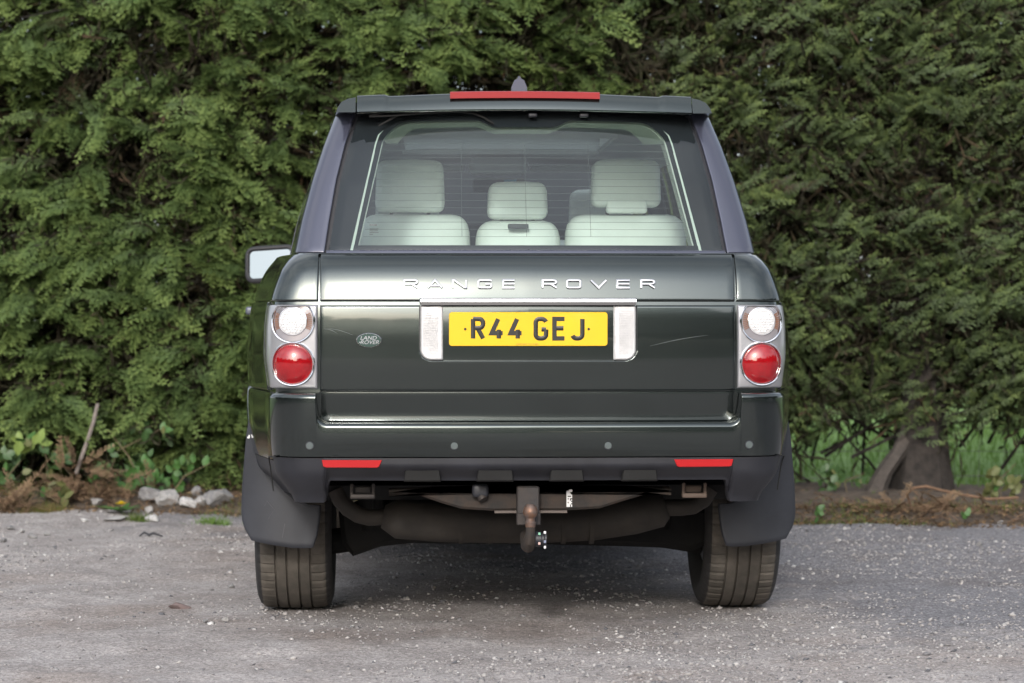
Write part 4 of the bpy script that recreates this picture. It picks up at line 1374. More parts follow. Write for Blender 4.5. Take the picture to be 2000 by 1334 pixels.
# ------------------------------------------------------------------ conifer hedge
def frond(rng, length=.24, nb=9, half=.075, w=.0085, sub=3, droop=.05, ang=48, taper=1.0):
    """flat scale leaf spray along +x: axis, side shoots, and short twiglets; returns verts, tris, growth 0..1"""
    V, F, T = [], [], []
    def kite(p, dr, ln, wd, t0, t1, up):
        p = np.array(p); dr = np.array(dr) / np.linalg.norm(dr)
        sd = np.cross(up, dr); sd /= np.linalg.norm(sd)
        b = len(V)
        m = p + dr * ln * .55 + up * ln * .04
        V.extend([p, m + sd * wd * .5, p + dr * ln - up * ln * .08, m - sd * wd * .5]); T.extend([t0, (t0 + t1) / 2, t1, (t0 + t1) / 2])
        F.extend([(b, b + 1, b + 2), (b, b + 2, b + 3)])
    up = np.array([0, 0, 1.0])
    axis = lambda t: np.array([length * t, 0, -droop * t * t + .02 * t])
    for k in range(3):
        a, c = axis(k / 3), axis((k + 1) / 3)
        kite(a, c - a, np.linalg.norm(c - a) * 1.15, w * (1.1 - .25 * k), .15 + .25 * k, .4 + .25 * k, up)
    for k in range(nb):
        t = .10 + .84 * k / (nb - 1)
        for sg in (-1, 1):
            tt = min(.97, t + (.03 if sg > 0 else 0) + rng.uniform(-.015, .015))
            ln = half * (1.15 - .75 * tt ** 1.3) * rng.uniform(.75, 1.2) * (0.55 + .45 * min(1, tt / .25))
            a = R(ang + rng.uniform(-9, 9) - 8 * tt)
            dr = np.array([math.cos(a), sg * math.sin(a), rng.uniform(-.25, .12)])
            p = axis(tt); g = .35 + .35 * tt
            kite(p, dr, ln, w * 1.05, g - .2, g + .25, up)
            dn = dr / np.linalg.norm(dr)
            for j in range(sub):
                f_ = .3 + .55 * (j + .5) / sub
                s2 = 1 if (j % 2) else -1
                a2 = a * sg + s2 * R(38)
                d2 = np.array([math.cos(a2), math.sin(a2), rng.uniform(-.3, .15)])
                kite(p + dn * ln * f_, d2, ln * .42 * (1.1 - .4 * f_), w * .85, g - .05, g + .32, up)
    return np.array(V), np.array(F), np.array(T)

def fronds_mesh(name, temps, pos, dirs, ups, scl, shade, m, parent, rng):
    """join copies of the spray templates; shade shifts the growth value of each spray"""
    n = len(pos)
    x = dirs / np.linalg.norm(dirs, axis=1)[:, None]
    z = ups - x * (ups * x).sum(1)[:, None]; z /= np.linalg.norm(z, axis=1)[:, None]
    y = np.cross(z, x)
    rot = np.stack([x, y, z], -1)
    idx = rng.integers(0, len(temps), n)
    CO, FA, TI = [], [], []; base = 0
    for k, (tv, tf, tt) in enumerate(temps):
        s = np.where(idx == k)[0]
        if not len(s): continue
        V = np.einsum('nij,kj->nki', rot[s], tv) * scl[s][:, None, None] + pos[s][:, None, :]
        F = tf[None] + (np.arange(len(s)) * len(tv))[:, None, None] + base
        base += len(s) * len(tv)
        CO.append(V.reshape(-1, 3)); FA.append(F.reshape(-1, 3)); TI.append((tt[None] + shade[s][:, None]).reshape(-1))
    return link(name, np_mesh(name, np.concatenate(CO), np.concatenate(FA), m, tint=np.clip(np.concatenate(TI), 0, 1)), parent)

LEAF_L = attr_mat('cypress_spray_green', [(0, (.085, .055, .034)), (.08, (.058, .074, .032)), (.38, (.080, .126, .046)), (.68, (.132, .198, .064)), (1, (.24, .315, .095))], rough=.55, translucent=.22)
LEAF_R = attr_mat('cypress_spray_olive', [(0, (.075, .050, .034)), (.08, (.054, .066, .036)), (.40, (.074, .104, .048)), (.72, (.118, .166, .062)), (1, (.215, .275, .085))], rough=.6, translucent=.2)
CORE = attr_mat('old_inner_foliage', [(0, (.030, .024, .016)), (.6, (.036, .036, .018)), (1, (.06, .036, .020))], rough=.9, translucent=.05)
BARK = mat('conifer_bark', (.020, .017, .015), rough=.95, c2=(.046, .038, .033), vscale=18, bump=.9, bscale=45)
BARKP = mat('pale_branch_bark', (.048, .041, .036), rough=.95, c2=(.095, .080, .070), vscale=15, bump=.7, bscale=60)

tempL = [frond(np.random.default_rng(100 + i), .29, 8, .070, .0115, 2, .09, 42) for i in range(7)]
tempI = [frond(np.random.default_rng(300 + i), .2, 3, .09, .0080, 0, .03) for i in range(3)]
tempR = [frond(np.random.default_rng(200 + i), .17, 5, .050, .0095, 1, .01, 36) for i in range(7)]

def face_y(x, z, seed):
    """front of the hedge: rolling boughs, deep hollows"""
    f = fbm(x * 1.1 + 30, z * 1.5 + 9, seed, 3)
    g = fbm(x * 2.9 + 3, z * 4.2, seed + 7, 2)
    return (f - .5) * .60 + (g - .5) * .34 + .22 * np.clip((.55 - z) / .4, 0, 1)

def conifer(name, label, x0, x1, ybase, zlo, zhi, nbough, temps, leaf, seed, trunks, size, spread, upness, group, lean=0.0, per=(7, 12), inner=6500, flat=.6):
    rng = np.random.default_rng(seed)
    tree = empty(name, ((x0 + x1) / 2, ybase + .75, 0))
    tag(tree, label, 'tree', group)
    off = np.array([(x0 + x1) / 2, ybase + .75, 0])
    tr0 = None
    for k, (pts, rads, m_) in enumerate(trunks):
        mb = MB()
        P = [Vector(p) - Vector(off) for p in pts]
        # fluted trunk
        rows = []
        for i, p in enumerate(P):
            rows.append([p + Vector((math.cos(t), math.sin(t), 0)) * rads[i] * (1 + .10 * math.sin(5 * t + i * .3) + .05 * math.sin(11 * t + seed) + rng.uniform(-.03, .03)) for t in np.linspace(0, 2 * math.pi, 29)[:-1]])
        mb.grid(rows, closed_v=True)
        o = mb.build('trunk', m_, tree)
        tr0 = tr0 or o
    pos, dirs, ups, scl, sh = [], [], [], [], []
    limbs = MB()
    ok = 0
    for k in range(nbough):
        x = rng.uniform(x0, x1); z = rng.uniform(zlo(x) if callable(zlo) else zlo, zhi)
        yf = ybase + face_y(np.array(x), np.array(z), seed)
        ln = rng.uniform(.35, .8)
        side = rng.normal(lean, spread)
        d = np.array([side, -1.0, rng.normal(upness, .22)]); d /= np.linalg.norm(d)
        tip = np.array([x, yf + rng.normal(0, .07), z]); root = tip - d * ln
        upv = np.array([rng.normal(0, .35), -.25 + rng.normal(0, .3), 1.0]); upv /= np.linalg.norm(upv)
        sidev = np.cross(upv, d); sidev /= np.linalg.norm(sidev)
        tone = rng.normal(0, .07) + .10 * (fbm(np.array(x * 1.7), np.array(z * 1.7 + 50), seed + 3, 2) - .5)
        if rng.random() < .012: tone = -.6
        if k % 5 == 0:
            limbs.tube([Vector(root - d * .35 + np.array([0, 0, -.05]) - off), Vector(root - off), Vector(tip - d * .10 - off)], [.012, .008, .003], 5, cap=False)
        for j in range(rng.integers(*per)):
            t = rng.uniform(.30, 1.0) ** .8
            sgn = 1 if j % 2 else -1
            a = R(rng.uniform(12, 55)) * sgn * (1.1 - .7 * t)
            dd = d * math.cos(a) + sidev * math.sin(a) + np.array([0, 0, rng.normal(-.10 + upness * .8, .16 + .25 * max(0, upness))])
            p = root + d * ln * t + rng.normal(0, .022, 3)
            p[2] -= .06 * t * t
            pos.append(p - dd / np.linalg.norm(dd) * .12 * size); dirs.append(dd)
            uu = upv + rng.normal(0, .28, 3); uu[1] -= flat
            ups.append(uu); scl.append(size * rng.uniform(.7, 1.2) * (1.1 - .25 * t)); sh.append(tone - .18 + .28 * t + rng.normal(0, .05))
    pos = np.array(pos)
    low = np.array([zlo(x) if callable(zlo) else zlo for x in pos[:, 0]])
    m_ok = pos[:, 2] > low - .12
    A = [np.array(a)[m_ok] for a in (pos - off, dirs, ups, scl, sh)]
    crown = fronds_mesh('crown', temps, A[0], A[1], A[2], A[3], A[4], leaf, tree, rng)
    limbs.build('limbs', BARK, tree)
    # old bare twigs and brown foliage filling the inside
    n = inner
    px = rng.uniform(x0, x1, n); pz = rng.uniform(0, 1, n)
    lo = np.array([zlo(x) if callable(zlo) else zlo for x in px]); pz = lo + .10 + (zhi - lo) * pz
    py = ybase + .22 + face_y(px, pz, seed) * .6 + rng.random(n) * .9
    dr = rng.normal(0, 1, (n, 3)); dr[:, 1] -= .5
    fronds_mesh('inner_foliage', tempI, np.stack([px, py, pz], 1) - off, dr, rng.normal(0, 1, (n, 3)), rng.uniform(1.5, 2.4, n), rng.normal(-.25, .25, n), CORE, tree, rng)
    return tree

def trunk_pts(x, y, h, r0, lx=0.0, ly=0.0, n=14):
    return [(x + lx * t, y + ly * t, -.06 + h * t) for t in np.linspace(0, 1, n)], [r0 * (1 + .55 * math.exp(-t * 13) - .65 * t) for t in np.linspace(0, 1, n)]
TOPZ = 3.4
YH = 14.22
grp = 'tall cypress trees grown together into one screen'
t1 = trunk_pts(-2.75, YH + .95, 3.6, .13); t2 = trunk_pts(-.9, YH + .95, 3.6, .12)
zl1 = lambda x: .17 + .08 * math.sin(x * 5) + .05 * math.sin(x * 11 + 1)
treeL = conifer('cypress_tree', 'feathery bright green cypress with drooping sprays above the bramble patch', -3.7, -1.55, YH, zl1, TOPZ, 620, tempL, LEAF_L, 61, [(*t1, BARK)], 1.0, .55, -.05, grp, lean=-.15)
zl2 = lambda x: .20 + .07 * math.sin(x * 6 + 2)
conifer('cypress_tree', 'feathery green cypress directly behind the car roof', -1.75, .60, YH + .05, zl2, TOPZ, 600, tempL, LEAF_L, 67, [(*t2, BARK)], 1.0, .55, .05, grp, lean=.25)
# right hand tree: finer foliage, thick trunk and a leaning pale stem under the crown
tx = (1800 - 1000) / (4887 / 14.7)
tk = trunk_pts(tx, 14.7, 3.6, .135, .0, .05)
ln_ = ([(tx - .34, 14.5, -.06), (tx - .32, 14.51, 0), (tx - .285, 14.52, .08), (tx - .25, 14.54, .15), (tx - .20, 14.56, .22), (tx - .14, 14.60, .29), (tx - .10, 14.64, .36), (tx - .07, 14.68, .46), (tx - .01, 14.72, .60)], [.10, .075, .058, .050, .053, .047, .050, .044, .04])
zl3 = lambda x: (.46 + .05 * math.sin(x * 7) + .03 * math.sin(x * 17)) if x > 1.6 else .26 + .05 * math.sin(x * 8)
treeR = conifer('cypress_tree', 'fine leaved olive green cypress with thick bare trunk and leaning pale stem', .15, 3.7, YH + .12, zl3, TOPZ, 2050, tempR, LEAF_R, 71, [(*tk, BARK), (*ln_, BARKP)], 0.88, .85, .30, grp, lean=.05, per=(8, 13), inner=10500, flat=1.1)

# the screen goes on past both ends of the view
def copy_tree(o, dx, label):
    c = o.copy(); col.objects.link(c); c.location.x += dx; c['label'] = label
    for ch in o.children:
        k = ch.copy(); col.objects.link(k); k.parent = c
    return c
copy_tree(treeL, -2.15, 'feathery cypress at the hedge end past the lime bramble shoot')
copy_tree(treeR, 3.5, 'olive green cypress at the hedge end past the olive bramble bush')

# ------------------------------------------------------------------ foot of the hedge
def at(u, v, y=None):
    """ground position seen at a pixel of the photograph (or the point at distance y)"""
    if y is None:
        y = 4887 * 1.1 / (v - 606)
    s = 4887 / y
    return ((u - 1000) / s, y, 1.1 - (v - 606) / s)
def vz(x, y):
    a = float(verge_z(np.array([x]), np.array([y]))[0]); b = float(gz(np.array([x]), np.array([y]))[0]) if y < 13.9 else -1
    return max(a, b)

def at_ground(u, v):
    for y in np.arange(7.0, 14.9, .01):
        x, _, z = at(u, v, y)
        if z <= vz(x, y): return x, y, vz(x, y)
    return at(u, v, 14.0)
# rubble stones
ROCK = mat('pale_rubble', (.22, .215, .21), rough=.95, c2=(.38, .37, .36), vscale=16, bump=.8, bscale=40)
ROCKD = mat('grey_rubble', (.16, .157, .16), rough=.95, c2=(.28, .275, .27), vscale=18, bump=.8, bscale=45)
ROCKW = mat('white_rubble', (.36, .355, .35), rough=.95, c2=(.52, .51, .50), vscale=18, bump=.6, bscale=45)
def rock(u, v, w, h, m, label, seed, rz=0.0, group=None, sh=.7):
    rng = np.random.default_rng(seed)
    x, y, z0 = at_ground(u, v); s = 4887 / y; W, H = w / s, h / s
    bm = bmesh.new(); bmesh.ops.create_icosphere(bm, subdivisions=3, radius=1)
    planes = [(Vector(rng.normal(size=3)).normalized(), rng.uniform(.45, .80)) for _ in range(14)]
    for vv in bm.verts:
        p = vv.co.copy()
        for nrm, dd in planes:
            e = p.dot(nrm) - dd
            if e > 0: p -= nrm * e * .95
        p *= 1 + .10 * math.sin(p.x * 9 + seed) * math.sin(p.y * 8) * math.sin(p.z * 10)
        vv.co = Vector((p.x * W * .62, p.y * W * .5, p.z * H * .62))
    me = bpy.data.meshes.new('rubble_stone'); bm.to_mesh(me); bm.free()
    me.materials.append(m)
    o = link('rubble_stone', me)
    o.location = (x, y, z0 + H * .30); o.rotation_euler = (rng.uniform(-.15, .15), rng.uniform(-.2, .2), rz)
    return tag(o, label, 'stone', group)
rock(292, 978, 56, 34, ROCKD, 'flat grey rubble slab tilted against the hedge foot by the dandelion', 1, .5)
rock(330, 986, 46, 38, ROCK, 'blocky pale rubble stone between the tilted slab and the white stone', 2)
rock(367, 990, 30, 24, ROCKW, 'whitest rounded rubble stone beside the big stone heap', 3)
rock(420, 985, 62, 42, ROCKD, 'largest grey rubble stone of the heap by the mud flap', 4)
rock(392, 988, 34, 26, ROCK, 'middling pale rubble stone leaning on the largest grey stone', 6)
rock(380, 968, 22, 22, ROCKD, 'small upright stone standing behind the rubble heap', 7)
rock(188, 990, 24, 22, ROCK, 'pale pointed stone standing alone beside the dandelion leaves', 8)
rock(295, 1020, 24, 16, ROCKW, 'small white stone lying below the weed clump', 9)
rock(290, 1004, 16, 18, ROCK, 'narrow pale stone right of the weed clump', 10)
rock(225, 1017, 52, 12, ROCK, 'long low white stone half buried in front of the dandelion', 11)
rock(165, 1020, 14, 8, ROCKW, 'tiny white chip at the end of the half buried stone', 12)
rock(350, 1190, 40, 16, mat('brown_stone', (.16, .12, .115), rough=.95, var=.2, vscale=30), 'dark brown flat stone on the gravel left of the tyre', 13)
for k, (u, v, w) in enumerate(((62, 1052, 20), (40, 1042, 16), (20, 1035, 18), (90, 1046, 14), (5, 1060, 15), (48, 1065, 13), (450, 1150, 14), (440, 1215, 16), (400, 1218, 14), (1690, 985 + 82, 10), (1913, 1066, 16), (1955, 1025, 14))):
    rock(u, v, w, w * .7, (ROCKD, ROCK)[k % 2], 'small loose stone lying on the gravel', 30 + k, k, 'small loose stones on the gravel')

# leaf litter and dead sprays on the verge
LITTER = attr_mat('dead_litter', [(0, (.055, .040, .028)), (.45, (.11, .075, .045)), (.8, (.20, .12, .06)), (1, (.30, .21, .11))], rough=.9, translucent=.1)
lv = np.array([[-1, 0, 0], [-.2, .35, .12], [1, 0, .0], [-.1, -.32, .1]]); lf = np.array([[0, 1, 2], [0, 2, 3]])
n = 24000
lx = RNG.uniform(-3.8, 3.8, n); ly = EDGE(lx) + .02 + np.abs(RNG.normal(0, .55, n)) + .10 * RNG.normal(size=n)
kp = RNG.random(n) < np.clip(fbm(lx * 3, ly * 3, 81) * 2.2 - .5 + .25 * (lx > 1.2), .1, 1); lx, ly = lx[kp], ly[kp]; n = len(lx)
lz = np.maximum(verge_z(lx, ly), np.where(ly < 13.9, gz(lx, ly), -1)) + .006 + .02 * RNG.random(n) ** 2
ss = RNG.uniform(.006, .018, n)
tag(scatter('leaf_litter', n, lv, lf, np.stack([lx, ly, lz], 1), rand_rot(n, RNG, .45), np.stack([ss * 1.3, ss, ss], 1), LITTER, RNG.random(n)), 'brown dead sprays and leaves littering the foot of the hedge', 'leaf litter', kind='stuff')
# twigs
mb = MB()
for k in range(260):
    x = random.uniform(-3.6, 3.6); y = EDGE(x) + .1 + abs(random.gauss(0, .45)); z = vz(x, y) + .012
    a = random.uniform(0, 6.3); ln = random.uniform(.06, .22)
    mb.tube([(x, y, z), (x + math.cos(a) * ln * .5, y + math.sin(a) * ln * .5, z + random.uniform(0, .05)), (x + math.cos(a) * ln, y + math.sin(a) * ln, z + random.uniform(0, .06))], [.0025, .002, .001], 4, cap=False)
tag(mb.build('fallen_twigs', mat('dry_twig', (.16, .10, .065), rough=.9, var=.3, vscale=20)), 'thin dry twigs scattered among the dead leaves', 'twigs', kind='stuff')

# grass: thin verge grass and the longer blades of the lawn seen under the tree
GRASS = attr_mat('grass_blade', [(0, (.22, .17, .06)), (.3, (.12, .15, .035)), (.6, (.11, .19, .035)), (1, (.17, .29, .06))], rough=.7, translucent=.3)
bv = np.array([[-.5, 0, 0], [.5, 0, 0], [.35, .12, .55], [-.35, .12, .55], [0, .4, 1.0]]); bf = np.array([[0, 1, 2], [0, 2, 3], [3, 2, 4]])
def blades(name, x, y, z, hgt, wid, tint, label, cat='grass', kind='stuff', parent=None, loc=None, tilt=.25):
    n = len(x)
    p = np.stack([x, y, z], 1)
    if loc is not None: p = p - np.array(loc)
    o = scatter(name, n, bv, bf, p, rand_rot(n, RNG, tilt), np.stack([wid, hgt, hgt], 1), GRASS, tint, parent)
    if loc is not None: o.location = loc
    if parent is None: tag(o, label, cat, None, kind)
    return o
n = 16000
x = RNG.uniform(-5, 5, n); y = 15.0 + 9 * RNG.random(n) ** 1.5
blades('lawn_grass', x, y, np.full(n, -.02), RNG.uniform(.05, .13, n), RNG.uniform(.006, .011, n), np.clip(RNG.normal(.82, .15, n), 0, 1), 'bright green mown grass of the field seen under the tree')
n = 15000
x = RNG.uniform(-3.6, 3.6, n); y = EDGE(x) + np.abs(RNG.normal(.10, .50, n))
k = fbm(x * 2.2 + 5, y * 2.2, 91) > .47; x, y = x[k], y[k]; n = len(x)
z = np.maximum(verge_z(x, y), np.where(y < 13.9, gz(x, y), -1))
blades('verge_grass', x, y, z, RNG.uniform(.015, .055, n), RNG.uniform(.002, .004, n), np.clip(RNG.normal(.40, .25, n), 0, 1), 'thin straw coloured grass along the gravel edge', tilt=.5)
for (u, v, sp, nn, lab, t) in ((418, 1024, .045, 260, 'small bright green grass tuft on the gravel by the mud flap', .85), (85, 1002, .055, 700, 'straw yellow dry grass clump at the gravel edge left of the dandelion', .12), (270, 1018, .035, 260, 'dull green weedy grass clump in front of the rubble stones', .45)):
    cx, cy, _ = at_ground(u, v)
    x = RNG.normal(cx, sp, nn); y = RNG.normal(cy, sp * .8, nn); z = np.array([vz(a, b) for a, b in zip(x, y)])
    gt = empty('grass_tuft', (cx, cy, vz(cx, cy))); tag(gt, lab, 'grass tuft')
    o = blades('blades', x, y, z, RNG.uniform(.02, .06, nn), RNG.uniform(.002, .0045, nn), np.clip(RNG.normal(t, .12, nn), 0, 1), lab, parent=gt, loc=tuple(gt.location), tilt=.6)
    o.location = (0, 0, 0); o['kind'] = 'stuff'

# bramble plants: arching stems and big toothed leaves, each leaf its own mesh
LEAFS = [mat('bramble_leaf_green', (.055, .135, .030), rough=.55, var=.3, vscale=25), mat('bramble_leaf_dark', (.045, .095, .028), rough=.5, var=.3, vscale=25), mat('bramble_leaf_pale', (.17, .24, .055), rough=.55, var=.25, vscale=25), mat('bramble_leaf_olive', (.11, .12, .04), rough=.6, var=.3, vscale=25)]
def leaf_mesh(m, seed, ln=1.0):
    rng = random.Random(seed)
    P = []
    for i in range(9):
        t = i / 8; w = .36 * math.sin(math.pi * min(1, t * .94 + .06)) ** .8 * (1.15 - .35 * t) * (1 + (.10 if i % 2 else -.06))
        if i == 8: w = .01
        fold = .10 * w; bend = -.12 * t * t
        P.append([(t, -w, fold + bend + rng.uniform(-.015, .015)), (t, -w * .5, fold * .6 + bend), (t, 0, bend - .02), (t, w * .5, fold * .6 + bend), (t, w, fold + bend + rng.uniform(-.015, .015))])
    return MB().grid(P).mesh('leaf', m)
leaf_meshes = [leaf_mesh(m, 5 + k) for k, m in enumerate(LEAFS)]
STEM = mat('bramble_stem', (.13, .10, .055), rough=.8, var=.3, vscale=15)
def bramble(pts, label, sizes, seed, colour, stems, group='bramble plants under the hedge'):
    """pts: leaf centres as pixels of the photograph at distance y; stems: polylines"""
    rng = random.Random(seed)
    x0, y0, _ = at(*pts[0][:2], pts[0][2])
    base = (x0, y0 + .12, vz(x0, y0))
    o = empty('bramble_plant', base); tag(o, label, 'bramble')
    B = Vector(base)
    mb = MB()
    for st in stems:
        P = [Vector(at(u, v, yy)) - B for u, v, yy in st]
        mb.tube(P, [.004] * (len(P) - 1) + [.002], 5)
    if stems: mb.build('stem', STEM, o)
    for (u, v, yy) in pts:
        c = Vector(at(u, v, yy)) - B
        for k in range(3 if rng.random() < .75 else 1):
            lf_ = link('leaf', leaf_meshes[colour if rng.random() < .75 else rng.choice((0, 1, 3))], o)
            sz_ = rng.uniform(*sizes) * (1 if k == 0 else .85)
            a = rng.uniform(-.5, .5) + (k - 1) * 1.15 - (0 if rng.random() < .5 else 3.1)
            lf_.location = c + Vector((rng.uniform(-.01, .01), rng.uniform(-.03, .03), rng.uniform(-.01, .01)))
            lf_.rotation_euler = (R(rng.uniform(35, 80)), R(rng.uniform(-25, 25)) + a, rng.uniform(-.3, .3))
            lf_.scale = (sz_, sz_, sz_)
    return o
y1 = 13.88
def spray_pts(u0, u1, v0, v1, n, yy, seed):
    r = random.Random(seed); return [(r.uniform(u0, u1), r.uniform(v0, v1), yy + r.uniform(-.12, .15)) for _ in range(n)]
bramble([(50, 858, y1), (75, 852, y1), (62, 868, y1), (38, 862, y1), (80, 866, y1)], 'pale lime bramble shoot with large smooth leaves at the hedge edge', (.065, .085), 1, 2, [[(90, 940, y1 + .1), (92, 900, y1 + .05), (80, 865, y1), (55, 856, y1)]])
bramble([(8, 918, y1), (12, 935, y1), (30, 905, y1 + .1), (5, 890, y1)] + spray_pts(0, 50, 890, 950, 5, y1, 21), 'dark leaved bramble growing at the left of the dead brown sprays', (.05, .07), 2, 1, [[(10, 980, y1 + .1), (15, 930, y1), (40, 900, y1)]])
bramble(spray_pts(20, 135, 945, 985, 12, y1 - .10, 22), 'low spreading bramble with olive leaves close to the gravel edge', (.05, .07), 3, 3, [[(120, 985, y1 - .1), (70, 955, y1 - .1), (25, 950, y1 - .1)]])
bramble([(108, 905, y1), (118, 915, y1), (125, 900, y1), (100, 915, y1)], 'small dark bramble sprig with three leaves beside a bare stem', (.05, .065), 4, 1, [[(150, 980, y1), (140, 930, y1), (118, 905, y1)]])
bramble(spray_pts(175, 300, 895, 950, 14, y1, 24), 'fresh green bramble with broad leaflets behind the rubble stones', (.055, .078), 5, 0, [[(300, 980, y1), (260, 920, y1), (180, 915, y1)], [(290, 975, y1), (250, 890, y1 + .1), (210, 840, y1 + .2)]])
bramble(spray_pts(300, 420, 900, 960, 10, y1 + .1, 25), 'mid green bramble trailing over the rubble heap', (.045, .065), 6, 0, [[(320, 985, y1), (360, 930, y1), (410, 905, y1)]])
bramble(spray_pts(150, 330, 830, 895, 10, y1 + .22, 26), 'shaded dark bramble climbing into the cypress foliage', (.05, .065), 7, 1, [[(200, 960, y1 + .2), (230, 880, y1 + .2), (320, 835, y1 + .2)]])
yr = 14.1
bramble(spray_pts(1930, 1998, 910, 965, 12, yr, 27), 'olive bramble bush growing beside the tree trunk', (.045, .065), 8, 3, [[(1960, 985, yr), (1950, 940, yr), (1985, 905, yr)]])
bramble(spray_pts(1600, 1720, 915, 960, 12, yr + .4, 28), 'low shadowed bramble between the car and the leaning stem', (.045, .06), 9, 1, [[(1660, 985, yr + .4), (1650, 940, yr + .4), (1700, 920, yr + .4)]])
bramble(spray_pts(1590, 1612, 985, 1012, 4, 12.85, 29) + spray_pts(1865, 1905, 1000, 1015, 3, 12.9, 30), 'small green weed seedlings sprouting from the leaf litter', (.03, .045), 10, 0, [])

# loose bare stems
def stem_thing(name, pts, rad, m, label, cat):
    P = [Vector(at(*p)) for p in pts]; B = P[0].copy()
    o = MB().tube([p - B for p in P], rad, 6).build(name, m)
    o.location = B
    return tag(o, label, cat)
stem_thing('bare_stem', [(148, 925, 13.85), (160, 890, 13.85), (170, 862, 13.9), (182, 825, 13.95), (190, 790, 14.05)], .011, mat('grey_stem', (.20, .17, .15), rough=.9, var=.2, vscale=20), 'grey bare stem rising through the brambles into the cypress', 'stem')
stem_thing('dry_runner', [(1778, 985, 13.6), (1772, 965, 13.55), (1785, 953, 13.5), (1810, 950, 13.5), (1840, 958, 13.5), (1880, 966, 13.5), (1930, 975, 13.5), (1990, 972, 13.5)], .0075, mat('orange_dry_stem', (.17, .10, .06), rough=.85, var=.2, vscale=20), 'orange brown dry runner looping past the thick trunk', 'stem')
# brown dead conifer boughs lying under the hedge on the left
for (u, v, yy, nn, sp, lab, sd) in ((165, 950, 13.78, 90, (.16, .08, .10), 'heap of dead brown cypress sprays under the brambles', 3), (20, 985, 13.6, 40, (.09, .06, .03), 'orange brown dead cypress spray at the gravel edge', 4), (1830, 1012, 13.2, 70, (.30, .12, .02), 'orange dead cypress sprays lying before the thick trunk', 5)):
    c = at(u, v, yy); c = (c[0], c[1], max(c[2], vz(c[0], c[1]) + .02)); rng = np.random.default_rng(sd)
    o = fronds_mesh('dead_spray_heap', tempL, rng.normal(0, 1, (nn, 3)) * np.array(sp) * .7, rng.normal(0, 1, (nn, 3)) * np.array([1, .6, .5]), rng.normal(0, .5, (nn, 3)) + np.array([0, -.5, 1]), rng.uniform(.4, .7, nn), rng.uniform(-.3, .3, nn), attr_mat('dead_spray_' + str(sd), [(0, (.10, .065, .042)), (.5, (.18, .115, .07)), (1, (.28, .20, .12))], rough=.85, translucent=.15), None, rng)
    o.location = c
    tag(o, lab, 'dead branches')

# dandelion
base = at_ground(236, 1004)
dn = empty('dandelion', base); tag(dn, 'single yellow dandelion flower with flat green leaves at the gravel edge', 'dandelion')
MB().tube([(0, 0, 0), (.004, 0, .02), (0, -.005, .040)], .003, 6).build('stalk', LEAFS[0], dn)
mb = MB()
for k in range(46):
    a = k * 2.4; r = .027 * math.sqrt((k + 1) / 46); h = .050 + .016 * (1 - r / .027)
    d = Vector((math.cos(a), math.sin(a), .35))
    p = Vector((math.cos(a) * r * .35, math.sin(a) * r * .35, h)); e = p + Vector((math.cos(a) * r, math.sin(a) * r, .006))
    s_ = Vector((-math.sin(a), math.cos(a), 0)) * .0028
    mb.add([p - s_, p + s_, e + s_, e - s_], [(0, 1, 2, 3)])
mb.build('flower_head', mat('dandelion_yellow', (.92, .70, .01), rough=.7), dn, smooth=False, fix=False)
for k in range(11):
    lf_ = link('leaf', leaf_meshes[0], dn); a = k * 2 * math.pi / 11 + .3
    lf_.scale = (.11 + .03 * (k % 3), .05, .06); lf_.rotation_euler = (0, -R(14), a); lf_.location = (0, 0, .012)
# dark shard lying on the gravel
base = at_ground(293, 1050)
o = MB().tube([(-.055, 0, .004), (-.03, .005, .022), (-.005, 0, .010), (.015, -.005, .020), (.06, 0, .004)], [.004, .006, .007, .006, .003], 5).build('plastic_shard', PLASTIC)
o.location = base; tag(o, 'bent black plastic shard lying on the gravel below the rubble', 'shard')

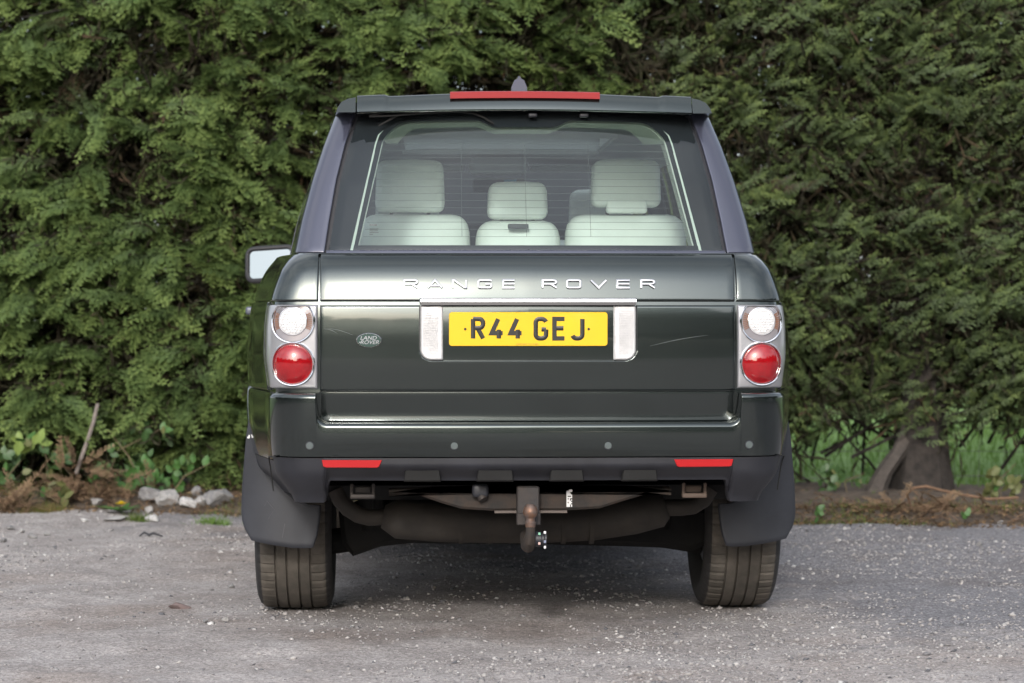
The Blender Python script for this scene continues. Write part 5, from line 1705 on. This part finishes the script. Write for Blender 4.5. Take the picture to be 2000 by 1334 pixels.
# wire fence behind the trees
FN = empty('wire_fence', (0, 15.0, 0)); tag(FN, 'rusty square mesh wire fence on posts behind the cypress trees', 'fence')
WIRE = mat('fence_wire', (.17, .17, .16), rough=.6, metal=.5)
for z in (.10, .25, .40, .60, .80):
    MB().tube([(x, .01 * math.sin(x * 3), z + .008 * math.sin(x * 2.3 + z * 9)) for x in np.linspace(-4.5, 4.5, 30)], .0022, 5).build('wire', WIRE, FN)
for k in range(60):
    x = -4.4 + k * .15
    MB().tube([(x, 0, .02), (x + .004, 0, .4), (x, 0, .80)], .0016, 4).build('stay_wire', WIRE, FN)
for x in (-4.3, -1.4, 1.1, 4.3):
    MB().lathe([(.0, -.1), (.045, -.1), (.045, 1.0), (.03, 1.03), (.0, 1.04)], (x, .06, 0), 'Z', 12).build('post', BARKP, FN)

# wood across the lot behind the camera, seen in the paint and lamps
def wood(name, label, items, seed):
    rng = np.random.default_rng(seed); CO, TI = [], []
    for (cx, cy, h, r) in items:
        nn = 260
        a = rng.random(nn) * 2 * np.pi; u = rng.random(nn)
        hh = h * (.12 + .88 * u); rad = r * np.sqrt(np.clip(1 - ((u - .42) / .60) ** 2, 0, 1)) * rng.uniform(.55, 1.05, nn)
        p = np.stack([cx + np.cos(a) * rad, cy + np.sin(a) * rad, hh], 1)
        CO.append(p); TI.append(np.clip(rng.normal(.4, .2, nn), 0, 1))
    p = np.concatenate(CO); n = len(p)
    tv = np.array([[-1, -.6, 0], [1, -.7, .2], [.8, .8, -.2], [-.9, .6, .25]]); tf = np.array([[0, 1, 2], [0, 2, 3]])
    s_ = rng.uniform(.45, 1.0, n)
    o = scatter(name, n, tv, tf, p, rand_rot(n, rng, 2.0), np.stack([s_, s_, s_], 1), attr_mat(name + '_leaf', [(0, (.030, .050, .016)), (1, (.075, .115, .035))], rough=.7, translucent=.1), np.concatenate(TI))
    tag(o, label, 'wood', None, 'stuff')
it = []
rr_ = random.Random(5)
for k in range(46):
    a = -180 + 200 * k / 45       # degrees round behind the camera: 0 = right, -90 = behind
    a = R(-205 + 230 * k / 45)
    d = rr_.uniform(27, 36)
    x, y = math.cos(a) * d, math.sin(a) * d
    h = rr_.uniform(6.5, 10.5) if x > 3 else rr_.uniform(3.5, 6) if x > -14 else rr_.uniform(4, 7)
    it.append((x, y, h, rr_.uniform(2.0, 3.2)))
wood('far_wood', 'belt of broadleaf trees bordering the lot opposite the hedge', it, 9)
